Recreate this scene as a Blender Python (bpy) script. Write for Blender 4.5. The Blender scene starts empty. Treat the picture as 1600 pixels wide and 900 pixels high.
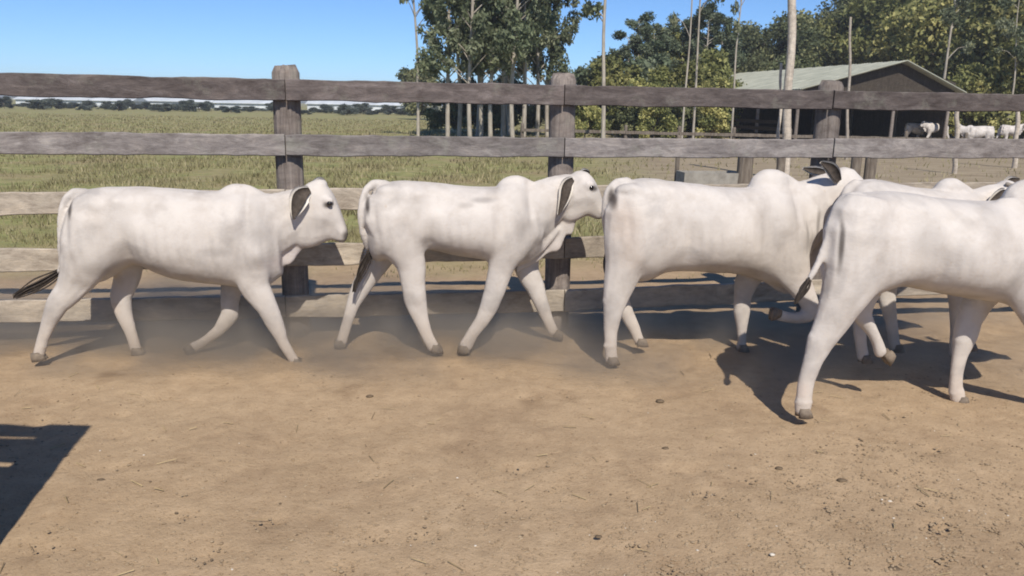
import bpy, bmesh, math, random
import numpy as np
from mathutils import Vector, Matrix, noise

# ------------------------------------------------------------------ camera, sky, sun, exposure
S = bpy.context.scene
COL = S.collection
FPX = 1250.0            # focal length in pixels of the 1600 px wide photograph
CAMH = 1.8
PIT = math.atan(285 / 1250.0)
ROL = math.radians(1.04)
cam_d = bpy.data.cameras.new('camera')
cam = bpy.data.objects.new('camera', cam_d)
COL.objects.link(cam)
cam_d.sensor_width = 36.0
cam_d.lens = 36.0 * FPX / 1600.0
cam_d.clip_start = 0.05
cam_d.clip_end = 6000
cam.matrix_world = Matrix.Translation((0, 0, CAMH)) @ Matrix.Rotation(math.radians(90) - PIT, 4, 'X') @ Matrix.Rotation(ROL, 4, 'Z')
S.camera = cam

SUN_EL = math.radians(46)
SUN_AZ = math.radians(12)       # shadows fall 12 degrees to the left of straight ahead
w = bpy.data.worlds.new('World')
S.world = w
w.use_nodes = True
nt = w.node_tree
bg = nt.nodes['Background']
sky = nt.nodes.new('ShaderNodeTexSky')
sky.sky_type = 'NISHITA'
sky.sun_disc = False
sky.sun_elevation = SUN_EL
sky.sun_rotation = math.radians(180) - SUN_AZ
sky.altitude = 2500
sky.air_density = 1.0
sky.dust_density = 0.05
sky.ozone_density = 4.0
tint = nt.nodes.new('ShaderNodeMix'); tint.data_type = 'RGBA'; tint.blend_type = 'MULTIPLY'
tint.inputs[0].default_value = 1.0; tint.inputs[7].default_value = (0.64, 0.83, 1.04, 1)
nt.links.new(sky.outputs[0], tint.inputs[6])
nt.links.new(tint.outputs[2], bg.inputs[0])
bg.inputs[1].default_value = 0.1
sd = bpy.data.lights.new('sun', 'SUN')
sun = bpy.data.objects.new('sun', sd)
COL.objects.link(sun)
sd.energy = 4.5
sd.angle = math.radians(0.6)
sd.color = (1.0, 0.93, 0.83)
ldir = Vector((-math.sin(SUN_AZ) * math.cos(SUN_EL), math.cos(SUN_AZ) * math.cos(SUN_EL), -math.sin(SUN_EL)))
sun.rotation_euler = ldir.to_track_quat('-Z', 'Y').to_euler()
S.view_settings.view_transform = 'Standard'
S.view_settings.look = 'None'
S.view_settings.exposure = 0.32
S.view_settings.gamma = 1
S.cycles.max_bounces = 6
S.cycles.transparent_max_bounces = 6
S.cycles.filter_width = 1.9

# ------------------------------------------------------------------ photo pixel -> world
def ray(x, y):
    a = x - 800.0
    b = 450.0 - y
    c, s = math.cos(ROL), math.sin(ROL)
    X = (a * c - b * s) / FPX
    Y = (a * s + b * c) / FPX
    return Vector((X, math.cos(PIT) + math.sin(PIT) * Y, -math.sin(PIT) + math.cos(PIT) * Y))

CAMP = Vector((0, 0, CAMH))
def ground(x, y, z=0.0):
    r = ray(x, y)
    return CAMP + r * ((z - CAMH) / r.z)

def at(x, y, Y):
    """point on the ray of a pixel at world depth Y"""
    r = ray(x, y)
    return CAMP + r * (Y / r.y)

def on_plane(x, y, p0, nrm):
    r = ray(x, y)
    return CAMP + r * ((p0 - CAMP).dot(nrm) / r.dot(nrm))

# ------------------------------------------------------------------ materials
def mat(name, rough=0.85, spec=0.3):
    m = bpy.data.materials.new(name)
    m.use_nodes = True
    b = m.node_tree.nodes['Principled BSDF']
    b.inputs['Roughness'].default_value = rough
    b.inputs['Specular IOR Level'].default_value = spec
    return m, m.node_tree, b

def nd(t, kind, **kw):
    n = t.nodes.new(kind)
    for k, v in kw.items():
        if hasattr(n, k):
            setattr(n, k, v)
        else:
            n.inputs[k].default_value = v
    return n

def ramp(t, fac, stops):
    r = t.nodes.new('ShaderNodeValToRGB')
    e = r.color_ramp.elements
    while len(e) < len(stops):
        e.new(0.5)
    for i, (p, c) in enumerate(stops):
        e[i].position = p
        e[i].color = (c[0], c[1], c[2], 1)
    t.links.new(fac, r.inputs[0])
    return r.outputs[0]

def mixc(t, fac, a, b, mode='MIX'):
    m = t.nodes.new('ShaderNodeMix')
    m.data_type = 'RGBA'
    m.blend_type = mode
    for sock, v in ((m.inputs[0], fac), (m.inputs[6], a), (m.inputs[7], b)):
        if hasattr(v, 'is_linked') or hasattr(v, 'links'):
            t.links.new(v, sock)
        elif isinstance(v, (int, float)):
            sock.default_value = v
        else:
            sock.default_value = (v[0], v[1], v[2], 1)
    return m.outputs[2]

def bump(t, b, h, strength, dist=0.02):
    n = t.nodes.new('ShaderNodeBump')
    n.inputs['Strength'].default_value = strength
    n.inputs['Distance'].default_value = dist
    t.links.new(h, n.inputs['Height'])
    t.links.new(n.outputs[0], b.inputs['Normal'])
    return n

def objco(t, scale=(1, 1, 1)):
    tc = t.nodes.new('ShaderNodeTexCoord')
    mp = t.nodes.new('ShaderNodeMapping')
    mp.inputs['Scale'].default_value = scale
    t.links.new(tc.outputs['Object'], mp.inputs[0])
    return mp.outputs[0]

def noi(t, co, scale, detail=4, rough=0.55, dist=0.0):
    n = t.nodes.new('ShaderNodeTexNoise')
    n.inputs['Scale'].default_value = scale
    n.inputs['Detail'].default_value = detail
    n.inputs['Roughness'].default_value = rough
    n.inputs['Distortion'].default_value = dist
    t.links.new(co, n.inputs['Vector'])
    return n.outputs[0]

# fence line, used by the ground material as well
FL0 = ground(0, 537); FL1 = ground(1600, 497)
FDIR = (FL1 - FL0).normalized()
FNRM = Vector((-FDIR.y, FDIR.x, 0))            # points away from the camera

def make_ground_mat():
    m, t, b = mat('corral_and_pasture_soil', 0.95, 0.1)
    co = objco(t)
    big = noi(t, co, 0.55, 5, 0.6)
    fine = noi(t, co, 9, 6, 0.7)
    grit = noi(t, co, 55, 3, 0.8)
    dirt = ramp(t, big, [(0.3, (0.295, 0.211, 0.132)), (0.5, (0.352, 0.256, 0.165)), (0.7, (0.395, 0.296, 0.195))])
    dirt = mixc(t, 0.5, dirt, ramp(t, fine, [(0.3, (0.235, 0.162, 0.098)), (0.52, (0.33, 0.239, 0.150)), (0.75, (0.42, 0.312, 0.205))]))
    g2 = ramp(t, grit, [(0.30, (0.62, 0.57, 0.5)), (0.42, (1, 1, 1)), (0.66, (1, 1, 1)), (0.78, (1.25, 1.25, 1.22))])
    dirt = mixc(t, 1.0, dirt, g2, 'MULTIPLY')
    tr = noi(t, co, 1.3, 6, 0.7, 0.3)
    dirt = mixc(t, 1.0, dirt, ramp(t, tr, [(0.30, (0.90, 0.88, 0.86)), (0.5, (1.08, 1.08, 1.06)), (0.68, (1.16, 1.16, 1.14))]), 'MULTIPLY')
    # dung and urine stains worn into the dirt
    st = noi(t, co, 1.7, 3, 0.5, 0.6)
    dirt = mixc(t, ramp(t, st, [(0.62, (0, 0, 0)), (0.74, (0.55, 0.55, 0.55))]), dirt, (0.16, 0.105, 0.062))
    # pasture
    pg = noi(t, co, 0.35, 6, 0.65)
    pf = noi(t, objco(t, (1, 1, 1)), 2.4, 5, 0.7)
    past = ramp(t, pf, [(0.3, (0.13, 0.145, 0.055)), (0.5, (0.235, 0.235, 0.095)), (0.72, (0.36, 0.31, 0.165))])
    past = mixc(t, ramp(t, pg, [(0.45, (0, 0, 0)), (0.65, (0.8, 0.8, 0.8))]), past, (0.27, 0.205, 0.125))
    yard = ramp(t, noi(t, objco(t, (0.6, 2.5, 1)), 0.9, 6, 0.7), [(0.3, (0.19, 0.15, 0.10)), (0.55, (0.30, 0.245, 0.17)), (0.75, (0.36, 0.31, 0.215))])
    sep = t.nodes.new('ShaderNodeSeparateXYZ')
    t.links.new(co, sep.inputs[0])
    def math_(op, a, bb):
        n = t.nodes.new('ShaderNodeMath'); n.operation = op
        for i, v in enumerate((a, bb)):
            if isinstance(v, (int, float)): n.inputs[i].default_value = v
            else: t.links.new(v, n.inputs[i])
        return n.outputs[0]
    # signed distance behind the fence
    off = FL0.dot(FNRM)
    d = math_('ADD', math_('MULTIPLY', sep.outputs[0], FNRM.x), math_('MULTIPLY', sep.outputs[1], FNRM.y))
    wob = math_('MULTIPLY', math_('SUBTRACT', noi(t, co, 0.8, 4), 0.5), 3.0)
    d = math_('ADD', d, wob)
    beh = t.nodes.new('ShaderNodeMapRange')
    beh.inputs[1].default_value = off + 2.2; beh.inputs[2].default_value = off + 4.5
    t.links.new(d, beh.inputs[0])
    # the yard to the right : x > 0.12*y + 1
    r = math_('SUBTRACT', sep.outputs[0], math_('MULTIPLY', sep.outputs[1], 0.09))
    r = math_('ADD', r, math_('MULTIPLY', wob, 1.2))
    rg = t.nodes.new('ShaderNodeMapRange')
    rg.inputs[1].default_value = -0.5; rg.inputs[2].default_value = 2.5
    t.links.new(r, rg.inputs[0])
    outer = mixc(t, rg.outputs[0], past, yard)
    colr = mixc(t, beh.outputs[0], dirt, outer)
    t.links.new(colr, b.inputs['Base Color'])
    hh = math_('ADD', math_('MULTIPLY', fine, 1.0), math_('MULTIPLY', grit, 0.45))
    bump(t, b, hh, 0.7, 0.018)
    return m

def make_wood(name, c_dark, c_mid, c_light, along='x', green=0.25):
    m, t, b = mat(name, 0.9, 0.15)
    sc = {'x': (2.6, 10, 10), 'z': (16, 16, 1.0), 'y': (14, 1.2, 14)}[along]
    co = objco(t, sc)
    g = noi(t, co, 1.5, 8, 0.78, 0.5)
    g2 = noi(t, objco(t), 1.6, 5, 0.6)
    c = ramp(t, g, [(0.28, c_dark), (0.5, c_mid), (0.72, c_light)])
    oi = t.nodes.new('ShaderNodeObjectInfo')
    c = mixc(t, 0.55, c, ramp(t, noi(t, objco(t, (1, 1, 2)), 6, 7, 0.75, 0.4), [(0.33, (0.42, 0.38, 0.36)), (0.5, (1, 1, 1)), (0.67, (1.5, 1.46, 1.38))]), 'MULTIPLY')
    hv = t.nodes.new('ShaderNodeHueSaturation')
    mr = t.nodes.new('ShaderNodeMapRange')
    mr.inputs[3].default_value = 0.8; mr.inputs[4].default_value = 1.15
    t.links.new(oi.outputs['Random'], mr.inputs[0])
    t.links.new(mr.outputs[0], hv.inputs['Value'])
    t.links.new(c, hv.inputs['Color'])
    c = mixc(t, ramp(t, noi(t, objco(t), 5, 5, 0.7), [(0.55, (0, 0, 0)), (0.72, (green, green, green))]), hv.outputs[0], (0.33, 0.34, 0.27))
    t.links.new(c, b.inputs['Base Color'])
    bump(t, b, g, 0.9, 0.012)
    return m

def make_leaf(name, dark, mid, light):
    m, t, b = mat(name, 0.7, 0.25)
    at_ = t.nodes.new('ShaderNodeAttribute'); at_.attribute_name = 'tint'
    c = ramp(t, at_.outputs['Fac'], [(0.0, dark), (0.5, mid), (1.0, light)])
    oi = t.nodes.new('ShaderNodeObjectInfo')
    hv = t.nodes.new('ShaderNodeHueSaturation')
    mr = t.nodes.new('ShaderNodeMapRange')
    mr.inputs[3].default_value = 0.75; mr.inputs[4].default_value = 1.2
    t.links.new(oi.outputs['Random'], mr.inputs[0])
    t.links.new(mr.outputs[0], hv.inputs['Value'])
    t.links.new(c, hv.inputs['Color'])
    t.links.new(hv.outputs[0], b.inputs['Base Color'])
    tr = t.nodes.new('ShaderNodeBsdfTranslucent')
    t.links.new(hv.outputs[0], tr.inputs[0])
    ms = t.nodes.new('ShaderNodeMixShader'); ms.inputs[0].default_value = 0.3
    out = t.nodes['Material Output']
    t.links.new(b.outputs[0], ms.inputs[1]); t.links.new(tr.outputs[0], ms.inputs[2])
    t.links.new(ms.outputs[0], out.inputs[0])
    return m

def make_simple(name, c1, c2, scale=6, rough=0.85, bmp=0.3, stretch=(1, 1, 1), spec=0.2):
    m, t, b = mat(name, rough, spec)
    n = noi(t, objco(t, stretch), scale, 5, 0.65)
    t.links.new(ramp(t, n, [(0.3, c1), (0.7, c2)]), b.inputs['Base Color'])
    bump(t, b, n, bmp, 0.01)
    return m

M = {}
M['ground'] = make_ground_mat()
M['rail'] = make_wood('weathered_rail_wood', (0.095, 0.083, 0.078), (0.19, 0.17, 0.16), (0.31, 0.285, 0.265), 'x')
M['rail_dark'] = make_wood('dark_weathered_top_rail', (0.06, 0.05, 0.047), (0.115, 0.096, 0.09), (0.2, 0.172, 0.162), 'x')
M['rail_dusty'] = make_wood('dusty_lower_rail', (0.24, 0.205, 0.16), (0.36, 0.31, 0.25), (0.46, 0.405, 0.33), 'x', 0.1)
M['post'] = make_wood('weathered_post_wood', (0.10, 0.08, 0.07), (0.2, 0.17, 0.15), (0.31, 0.27, 0.24), 'z')
M['pole'] = make_wood('pale_pole_wood', (0.24, 0.20, 0.16), (0.40, 0.35, 0.29), (0.52, 0.47, 0.4), 'z', 0.1)
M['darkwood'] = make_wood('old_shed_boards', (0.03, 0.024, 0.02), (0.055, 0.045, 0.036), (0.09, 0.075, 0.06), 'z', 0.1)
M['bark'] = make_simple('pale_eucalyptus_bark', (0.20, 0.17, 0.135), (0.46, 0.42, 0.35), 3, 0.85, 0.4, (4, 4, 0.6))
M['bark_dark'] = make_simple('grey_brown_bark', (0.09, 0.07, 0.055), (0.21, 0.18, 0.145), 4, 0.9, 0.5, (4, 4, 0.8))
M['leaf_euc'] = make_leaf('eucalyptus_leaves', (0.045, 0.066, 0.036), (0.14, 0.165, 0.09), (0.33, 0.345, 0.22))
M['leaf_dark'] = make_leaf('broadleaf_dark', (0.045, 0.06, 0.032), (0.13, 0.15, 0.07), (0.30, 0.29, 0.14))
M['leaf_yel'] = make_leaf('broadleaf_yellow_green', (0.06, 0.075, 0.028), (0.23, 0.24, 0.085), (0.56, 0.50, 0.2))
M['leaf_pale'] = make_leaf('pale_grey_green_leaves', (0.055, 0.08, 0.045), (0.14, 0.175, 0.1), (0.30, 0.33, 0.22))
M['leaf_far'] = make_leaf('far_hazy_leaves', (0.06, 0.075, 0.065), (0.11, 0.13, 0.105), (0.2, 0.22, 0.18))  # greyed so the leaf colour itself carries the distance haze
M['grass'] = make_leaf('dry_pasture_grass', (0.12, 0.10, 0.055), (0.29, 0.265, 0.125), (0.50, 0.43, 0.26))
M['roof'] = make_simple('weathered_sheet_roof', (0.24, 0.25, 0.20), (0.38, 0.385, 0.315), 1.2, 0.6, 0.15)
M['white'] = make_simple('white_sheet_roofing', (0.42, 0.45, 0.47), (0.62, 0.65, 0.66), 0.4, 0.5, 0.05)
M['concrete'] = make_simple('old_concrete', (0.2, 0.185, 0.16), (0.33, 0.31, 0.27), 5, 0.9, 0.3)
M['clod'] = make_simple('dry_soil_clods', (0.20, 0.14, 0.085), (0.34, 0.26, 0.17), 14, 0.95, 0.5)
M['dung'] = make_simple('dried_dung', (0.075, 0.053, 0.034), (0.17, 0.125, 0.08), 12, 0.9, 0.6)
M['stone'] = make_simple('pale_stones', (0.45, 0.40, 0.33), (0.62, 0.57, 0.49), 10, 0.85, 0.3)
M['hill'] = make_simple('far_scrub', (0.05, 0.065, 0.05), (0.11, 0.12, 0.075), 0.05, 0.95, 0.0)
M['rubber'] = make_simple('black_rubber', (0.02, 0.02, 0.02), (0.05, 0.045, 0.04), 8, 0.8, 0.2)

def make_coat():
    m, t, b = mat('cattle_coat', 0.62, 0.25)
    def objco(t, scale=(1, 1, 1)):
        tc = t.nodes.new('ShaderNodeTexCoord'); mp = t.nodes.new('ShaderNodeMapping')
        mp.inputs['Scale'].default_value = scale; mp.inputs['Rotation'].default_value = (0.6, 0.75, 0.5)
        t.links.new(tc.outputs['Object'], mp.inputs[0]); return mp.outputs[0]
    a = t.nodes.new('ShaderNodeAttribute'); a.attribute_name = 'coat'
    co = objco(t)
    n = noi(t, co, 5.0, 4, 0.6)
    c = mixc(t, 1.0, a.outputs['Color'], ramp(t, n, [(0.28, (0.84, 0.82, 0.80)), (0.5, (1, 1, 1)), (0.75, (1.03, 1.02, 1.0))]), 'MULTIPLY')
    n2 = noi(t, objco(t), 16, 5, 0.7)
    c = mixc(t, 1.0, c, ramp(t, n2, [(0.3, (0.95, 0.94, 0.93)), (0.55, (1, 1, 1))]), 'MULTIPLY')
    n3 = noi(t, objco(t, (1, 0.6, 1.2)), 2.6, 5, 0.62, 0.4)
    c = mixc(t, ramp(t, n3, [(0.50, (0, 0, 0)), (0.68, (0.62, 0.62, 0.62))]), c, (0.30, 0.275, 0.255))
    n4 = noi(t, co, 22, 4, 0.7)
    c = mixc(t, ramp(t, n4, [(0.64, (0, 0, 0)), (0.74, (0.45, 0.45, 0.45))]), c, (0.36, 0.28, 0.20))
    t.links.new(c, b.inputs['Base Color'])
    h = noi(t, objco(t, (1, 1, 1.6)), 42, 4, 0.75)
    n_ = t.nodes.new('ShaderNodeMath'); n_.operation = 'ADD'
    t.links.new(h, n_.inputs[0]); t.links.new(noi(t, co, 9, 3, 0.5), n_.inputs[1])
    bump(t, b, n_.outputs[0], 0.22, 0.012)
    return m
M['coat'] = make_coat()
M['ear'] = make_simple('dark_inner_ear', (0.035, 0.028, 0.022), (0.09, 0.072, 0.058), 30, 0.85, 0.3)
M['switch'] = make_simple('dark_tail_hair', (0.02, 0.016, 0.013), (0.075, 0.06, 0.05), 40, 0.8, 0.6, (1, 1, 0.3))
M['hoof'] = make_simple('dusty_hoof', (0.10, 0.078, 0.06), (0.25, 0.20, 0.15), 20, 0.7, 0.3)
M['horn'] = make_simple('grey_horn', (0.15, 0.13, 0.11), (0.32, 0.28, 0.23), 15, 0.6, 0.2)
me_, te_, be_ = mat('dark_eye', 0.15, 0.6)
be_.inputs['Base Color'].default_value = (0.012, 0.009, 0.008, 1)
M['eye'] = me_

# ------------------------------------------------------------------ mesh helpers
def mesh_np(name, verts, faces, m, parent=None, smooth=False, tint=None):
    me = bpy.data.meshes.new(name)
    verts = np.asarray(verts, dtype=np.float32)
    if isinstance(faces, np.ndarray):
        k = faces.shape[1]
        me.vertices.add(len(verts)); me.vertices.foreach_set('co', verts.ravel())
        me.loops.add(faces.size); me.loops.foreach_set('vertex_index', faces.ravel().astype(np.int32))
        me.polygons.add(len(faces)); me.polygons.foreach_set('loop_start', np.arange(0, faces.size, k, dtype=np.int32))
        me.update(calc_edges=True)
    else:
        me.from_pydata([tuple(map(float, v)) for v in verts], [], faces)
        me.update()
    if tint is not None:
        a = me.attributes.new('tint', 'FLOAT', 'POINT')
        a.data.foreach_set('value', np.asarray(tint, dtype=np.float32))
    if m is not None:
        me.materials.append(m)
    if smooth:
        me.polygons.foreach_set('use_smooth', np.ones(len(me.polygons), dtype=bool))
    o = bpy.data.objects.new(name, me)
    COL.objects.link(o)
    if parent:
        o.parent = parent
    return o

def tag(o, label=None, cat=None, group=None, kind=None):
    if label: o['label'] = label
    if cat: o['category'] = cat
    if group: o['group'] = group
    if kind: o['kind'] = kind
    return o

def empty(name, loc, rz=0.0):
    o = bpy.data.objects.new(name, None)
    COL.objects.link(o)
    o.location = loc
    o.rotation_euler = (0, 0, rz)
    o.empty_display_size = 0.2
    return o

def copy_tree(o, parent=None):
    c = o.copy()
    COL.objects.link(c)
    if parent: c.parent = parent
    for ch in list(o.children):
        copy_tree(ch, c)
    return c

def catmull(P, n, ten=0.5):
    P = [np.array(p, float) for p in P]
    out = []
    for i in range(len(P) - 1):
        p0 = P[max(i - 1, 0)]; p1 = P[i]; p2 = P[i + 1]; p3 = P[min(i + 2, len(P) - 1)]
        for k in range(n):
            t = k / n
            m1 = (p2 - p0) * ten; m2 = (p3 - p1) * ten
            out.append((2 * t ** 3 - 3 * t * t + 1) * p1 + (t ** 3 - 2 * t * t + t) * m1 + (3 * t * t - 2 * t ** 3) * p2 + (t ** 3 - t * t) * m2)
    out.append(P[-1])
    return out

class MB:
    def __init__(s): s.v = []; s.f = []
    def rings(s, rings, cap=True):
        b = len(s.v); k = len(rings[0])
        for r in rings: s.v.extend([tuple(p) for p in r])
        for i in range(len(rings) - 1):
            for j in range(k):
                a = b + i * k + j; a2 = b + i * k + (j + 1) % k
                s.f.append((a, a2, a2 + k, a + k))
        if cap:
            for ri in (0, len(rings) - 1):
                c = np.mean(np.array(rings[ri]), axis=0); ci = len(s.v); s.v.append(tuple(c))
                for j in range(k):
                    a = b + ri * k + j; a2 = b + ri * k + (j + 1) % k
                    s.f.append((a2, a, ci) if ri == 0 else (a, a2, ci))
    def tube(s, pts, rad, k=10, squash=None, side=(0, 1, 0), n=4, ten=0.5):
        """pts 3D, rad in-plane radius list, squash lateral radius list; side = lateral axis"""
        sq = squash or rad
        P = catmull([list(p) + [r, q] for p, r, q in zip(pts, rad, sq)], n, ten)
        side = np.array(side, float)
        rings = []
        for i, p in enumerate(P):
            a = P[max(i - 1, 0)][:3]; b_ = P[min(i + 1, len(P) - 1)][:3]
            t = b_ - a; t /= (np.linalg.norm(t) + 1e-9)
            sd_ = side - t * side.dot(t); sd_ /= (np.linalg.norm(sd_) + 1e-9)
            up = np.cross(t, sd_)
            rings.append([p[:3] + sd_ * math.cos(x) * max(p[4], 0.001) + up * math.sin(x) * max(p[3], 0.001)
                          for x in [2 * math.pi * j / k for j in range(k)]])
        # rounded ends
        def dome(ring, c, d, r):
            res = []
            for a in (0.5, 0.85):
                res.append([c + (np.array(q) - c) * math.sqrt(1 - a * a) + d * r * a for q in ring])
            return res
        c0 = P[0][:3]; d0 = c0 - P[1][:3]; d0 /= (np.linalg.norm(d0) + 1e-9)
        c1 = P[-1][:3]; d1 = c1 - P[-2][:3]; d1 /= (np.linalg.norm(d1) + 1e-9)
        rings = dome(rings[0], c0, d0, P[0][3])[::-1] + rings + dome(rings[-1], c1, d1, P[-1][3])
        s.rings(rings)
    def ell(s, c, r, k=12):
        rings = []
        for i in range(1, k):
            th = math.pi * i / k
            rings.append([(c[0] + r[0] * math.cos(th), c[1] + r[1] * math.sin(th) * math.cos(a), c[2] + r[2] * math.sin(th) * math.sin(a))
                          for a in [2 * math.pi * j / k for j in range(k)]])
        s.rings(rings)
    def build(s, name, m, parent=None, smooth=True):
        return mesh_np(name, s.v, s.f, m, parent, smooth)

# ------------------------------------------------------------------ ground : one sheet to the horizon
def axis(lo, hi, c0, c1, fine, grow=1.12):
    a = list(np.arange(c0, c1 + fine * 0.5, fine))
    st = fine; x = a[-1]
    while x < hi:
        st *= grow; x += st; a.append(min(x, hi))
    st = fine; x = a[0]; pre = []
    while x > lo:
        st *= grow; x -= st; pre.append(max(x, lo))
    return np.array(pre[::-1] + a)

def fbm(x, y, s, seed=0.0, o=4):
    return noise.fractal(Vector((x * s, y * s, seed)), 0.7, 2.1, o)

def build_ground():
    xs = axis(-3500, 3500, -5.0, 5.6, 0.045)
    ys = axis(-60, 4500, 1.9, 7.4, 0.045)
    V = []
    for y in ys:
        for x in xs:
            z = 0.0
            r = math.hypot(x, y)
            if r < 60:
                z += 0.028 * fbm(x, y, 0.5, 1.3)
            if -5.2 < x < 5.8 and 1.7 < y < 8.2:
                v = fbm(x, y, 3.2, 4.1, 5)
                z += 0.007 * v
                q = noise.noise(Vector((x * 7, y * 7, 9.0)))
                if q > 0.3: z -= 0.045 * (q - 0.3)         # hoof prints
                z += 0.006 * max(0, 1 - max(0, y - 3.2) / 1.6) * noise.noise(Vector((x * 11, y * 11, 6.0)))
                z += 0.003 * noise.noise(Vector((x * 17, y * 17, 3.0)))
            if r > 70:
                z += -0.0
            V.append((x, y, z))
    nx = len(xs); ny = len(ys)
    i = np.arange(nx - 1)[None, :] + np.arange(ny - 1)[:, None] * nx
    F = np.stack([i, i + 1, i + 1 + nx, i + nx], -1).reshape(-1, 4)
    o = mesh_np('ground', V, F, M['ground'], None, True)
    tag(o, 'trampled tan corral dirt running on into pasture', 'ground', kind='structure')
build_ground()

# ------------------------------------------------------------------ corral fence
fence = empty('corral_fence', (FL0 + FL1) / 2, math.atan2(FDIR.y, FDIR.x))
tag(fence, 'weathered grey five rail wooden corral fence behind the walking cattle', 'fence')
FINV = Matrix.Translation((FL0 + FL1) / 2) @ Matrix.Rotation(math.atan2(FDIR.y, FDIR.x), 4, 'Z')
FINV = FINV.inverted()
def fence_local(px, py, off=0.0):
    p = on_plane(px, py, FL0 + FNRM * off, FNRM)
    return FINV @ p

knX = [0, 446, 881, 1300, 1600]
RAILS = [  # top y and bottom y at each knot
    ([113.5, 124, 133, 142, 147], [150, 157.5, 164.5, 171, 175]),
    ([205.5, 209.5, 215.5, 216.8, 217], [240.5, 243, 245.6, 246.5, 247]),
    ([300, 295, 290, 286, 284], [335, 329, 323, 317, 313]),
    ([388, 382, 371, 361, 354], [424, 415, 403, 391, 383]),
    ([468, 461, 452, 436, 424], [503, 495, 485, 466, 452]),
]
rng = random.Random(5)
def board(name, a_t, a_b, b_t, b_b, thick, m, parent, y0=0.0, seed=0, rough=0.010):
    """weathered board between two ends: local x along the fence, ragged edges, thickness toward the viewer"""
    n = max(6, int((b_t[0] - a_t[0]) / 0.07))
    V = []; F = []
    for i in range(n + 1):
        t = i / n
        x = a_t[0] + (b_t[0] - a_t[0]) * t
        zt = a_t[2] + (b_t[2] - a_t[2]) * t + rough * noise.noise(Vector((x * 2.5, seed, 1))) + rough * 0.6 * noise.noise(Vector((x * 9, seed, 2)))
        zb = a_b[2] + (b_b[2] - a_b[2]) * t + rough * noise.noise(Vector((x * 2.5, seed, 5))) + rough * 0.6 * noise.noise(Vector((x * 9, seed, 6)))
        yo = y0 + 0.014 * noise.noise(Vector((x * 1.1, seed, 8)))
        c = 0.006
        V += [(x, yo - thick + c, zt), (x, yo - thick, zt - c), (x, yo - thick, zb + c), (x, yo - thick + c, zb),
              (x, yo - c, zb), (x, yo, zb + c), (x, yo, zt - c), (x, yo - c, zt)]
    for i in range(n):
        for j in range(8):
            F.append((i * 8 + j, i * 8 + (j + 1) % 8, i * 8 + 8 + (j + 1) % 8, i * 8 + 8 + j))
    F.append(tuple(range(7, -1, -1))); F.append(tuple(range(n * 8, n * 8 + 8)))
    return mesh_np(name, V, [tuple(reversed(f)) for f in F], m, parent)

knE = [-700] + knX[1:4] + [2300]
def ext(l, k):
    if k == 0: return l[0] + (l[0] - l[1]) / 446.0 * 700
    if k == 4: return l[4] + (l[4] - l[3]) / 300.0 * 700
    return l[k]
for r, (tt, bb) in enumerate(RAILS):
    for k in range(4):
        a_t = fence_local(knE[k], ext(tt, k)); a_b = fence_local(knE[k], ext(bb, k))
        b_t = fence_local(knE[k + 1], ext(tt, k + 1)); b_b = fence_local(knE[k + 1], ext(bb, k + 1))
        g = 0.004
        a_t.x += g; b_t.x -= g
        board('rail', a_t, a_b, b_t, b_b, 0.038, M[('rail_dark', 'rail', 'rail_dusty', 'rail_dusty', 'rail_dusty')[r]], fence, 0, r * 7 + k * 3.1)

def rough_post(name, x, y, r, h, m, parent, seed, zb=-0.1, crown=True):
    V = []; F = []
    kk = 48; nz = 16
    for i in range(nz + 1):
        z = zb + (h - zb) * i / nz
        for j in range(kk):
            a = 2 * math.pi * j / kk
            rr = r * (1 + 0.06 * noise.noise(Vector((math.cos(a) * 1.3, math.sin(a) * 1.3, z * 0.8 + seed))))
            rr *= 1 - 0.28 * max(0, noise.noise(Vector((math.cos(a) * 7, math.sin(a) * 7, z * 0.5 + seed))) - .1)
            zz = z
            if i == nz - 1 and crown: zz += (h - zb) / nz * .7
            if i == nz and crown: rr *= 0.78; zz += 0.03 * noise.noise(Vector((math.cos(a) * 3, math.sin(a) * 3, seed)))
            V.append((x + rr * math.cos(a), y + rr * math.sin(a) * 0.85, zz))
    for i in range(nz):
        for j in range(kk):
            F.append((i * kk + j, i * kk + (j + 1) % kk, (i + 1) * kk + (j + 1) % kk, (i + 1) * kk + j))
    V.append((x, y, h + 0.015)); c = len(V) - 1
    for j in range(kk): F.append((nz * kk + j, nz * kk + (j + 1) % kk, c))
    return mesh_np(name, V, F, m, parent, True)

for px, ptop in ((-420, 92), (446, 105), (881, 117), (1300, 128), (1735, 140)):
    p = fence_local(px, ptop, 0.1)
    rough_post('post', p.x, 0.108, 0.104, p.z, M['post'], fence, px * 0.01)

# side panel at the left, outside the frame, whose shadow falls into the picture
def side_gate():
    g = empty('board_gate', (-1.97, 2.37, 0), math.radians(180))
    tag(g, 'solid board gate standing left of the camera and shading the ground', 'gate')
    for i, (z0, z1, zr) in enumerate(((1.745, 1.90, 1.735), (1.41, 1.705, 1.41), (1.07, 1.36, 1.07), (0.78, 1.067, 0.78), (0.45, 0.777, 0.45), (0.12, 0.447, 0.12))):
        board('gate_board', Vector((0.0, 0, z1)), Vector((0, 0, z0)), Vector((2.6, 0, z1)), Vector((2.6, 0, zr)), 0.03, M['rail'], g, 0, 60 + i, 0.006)
    board('end_board', Vector((0.0, -.036, 1.88)), Vector((0, 0, .1)), Vector((.24, 0, 1.88)), Vector((.2, 0, .1)), 0.025, M['rail'], g, -0.04, 70, 0.006)
    rough_post('gate_post', 0.09, 0.1, 0.08, 1.93, M['post'], g, 3.3)
    rough_post('gate_post', 2.4, 0.1, 0.08, 1.93, M['post'], g, 5.3)
side_gate()

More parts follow.
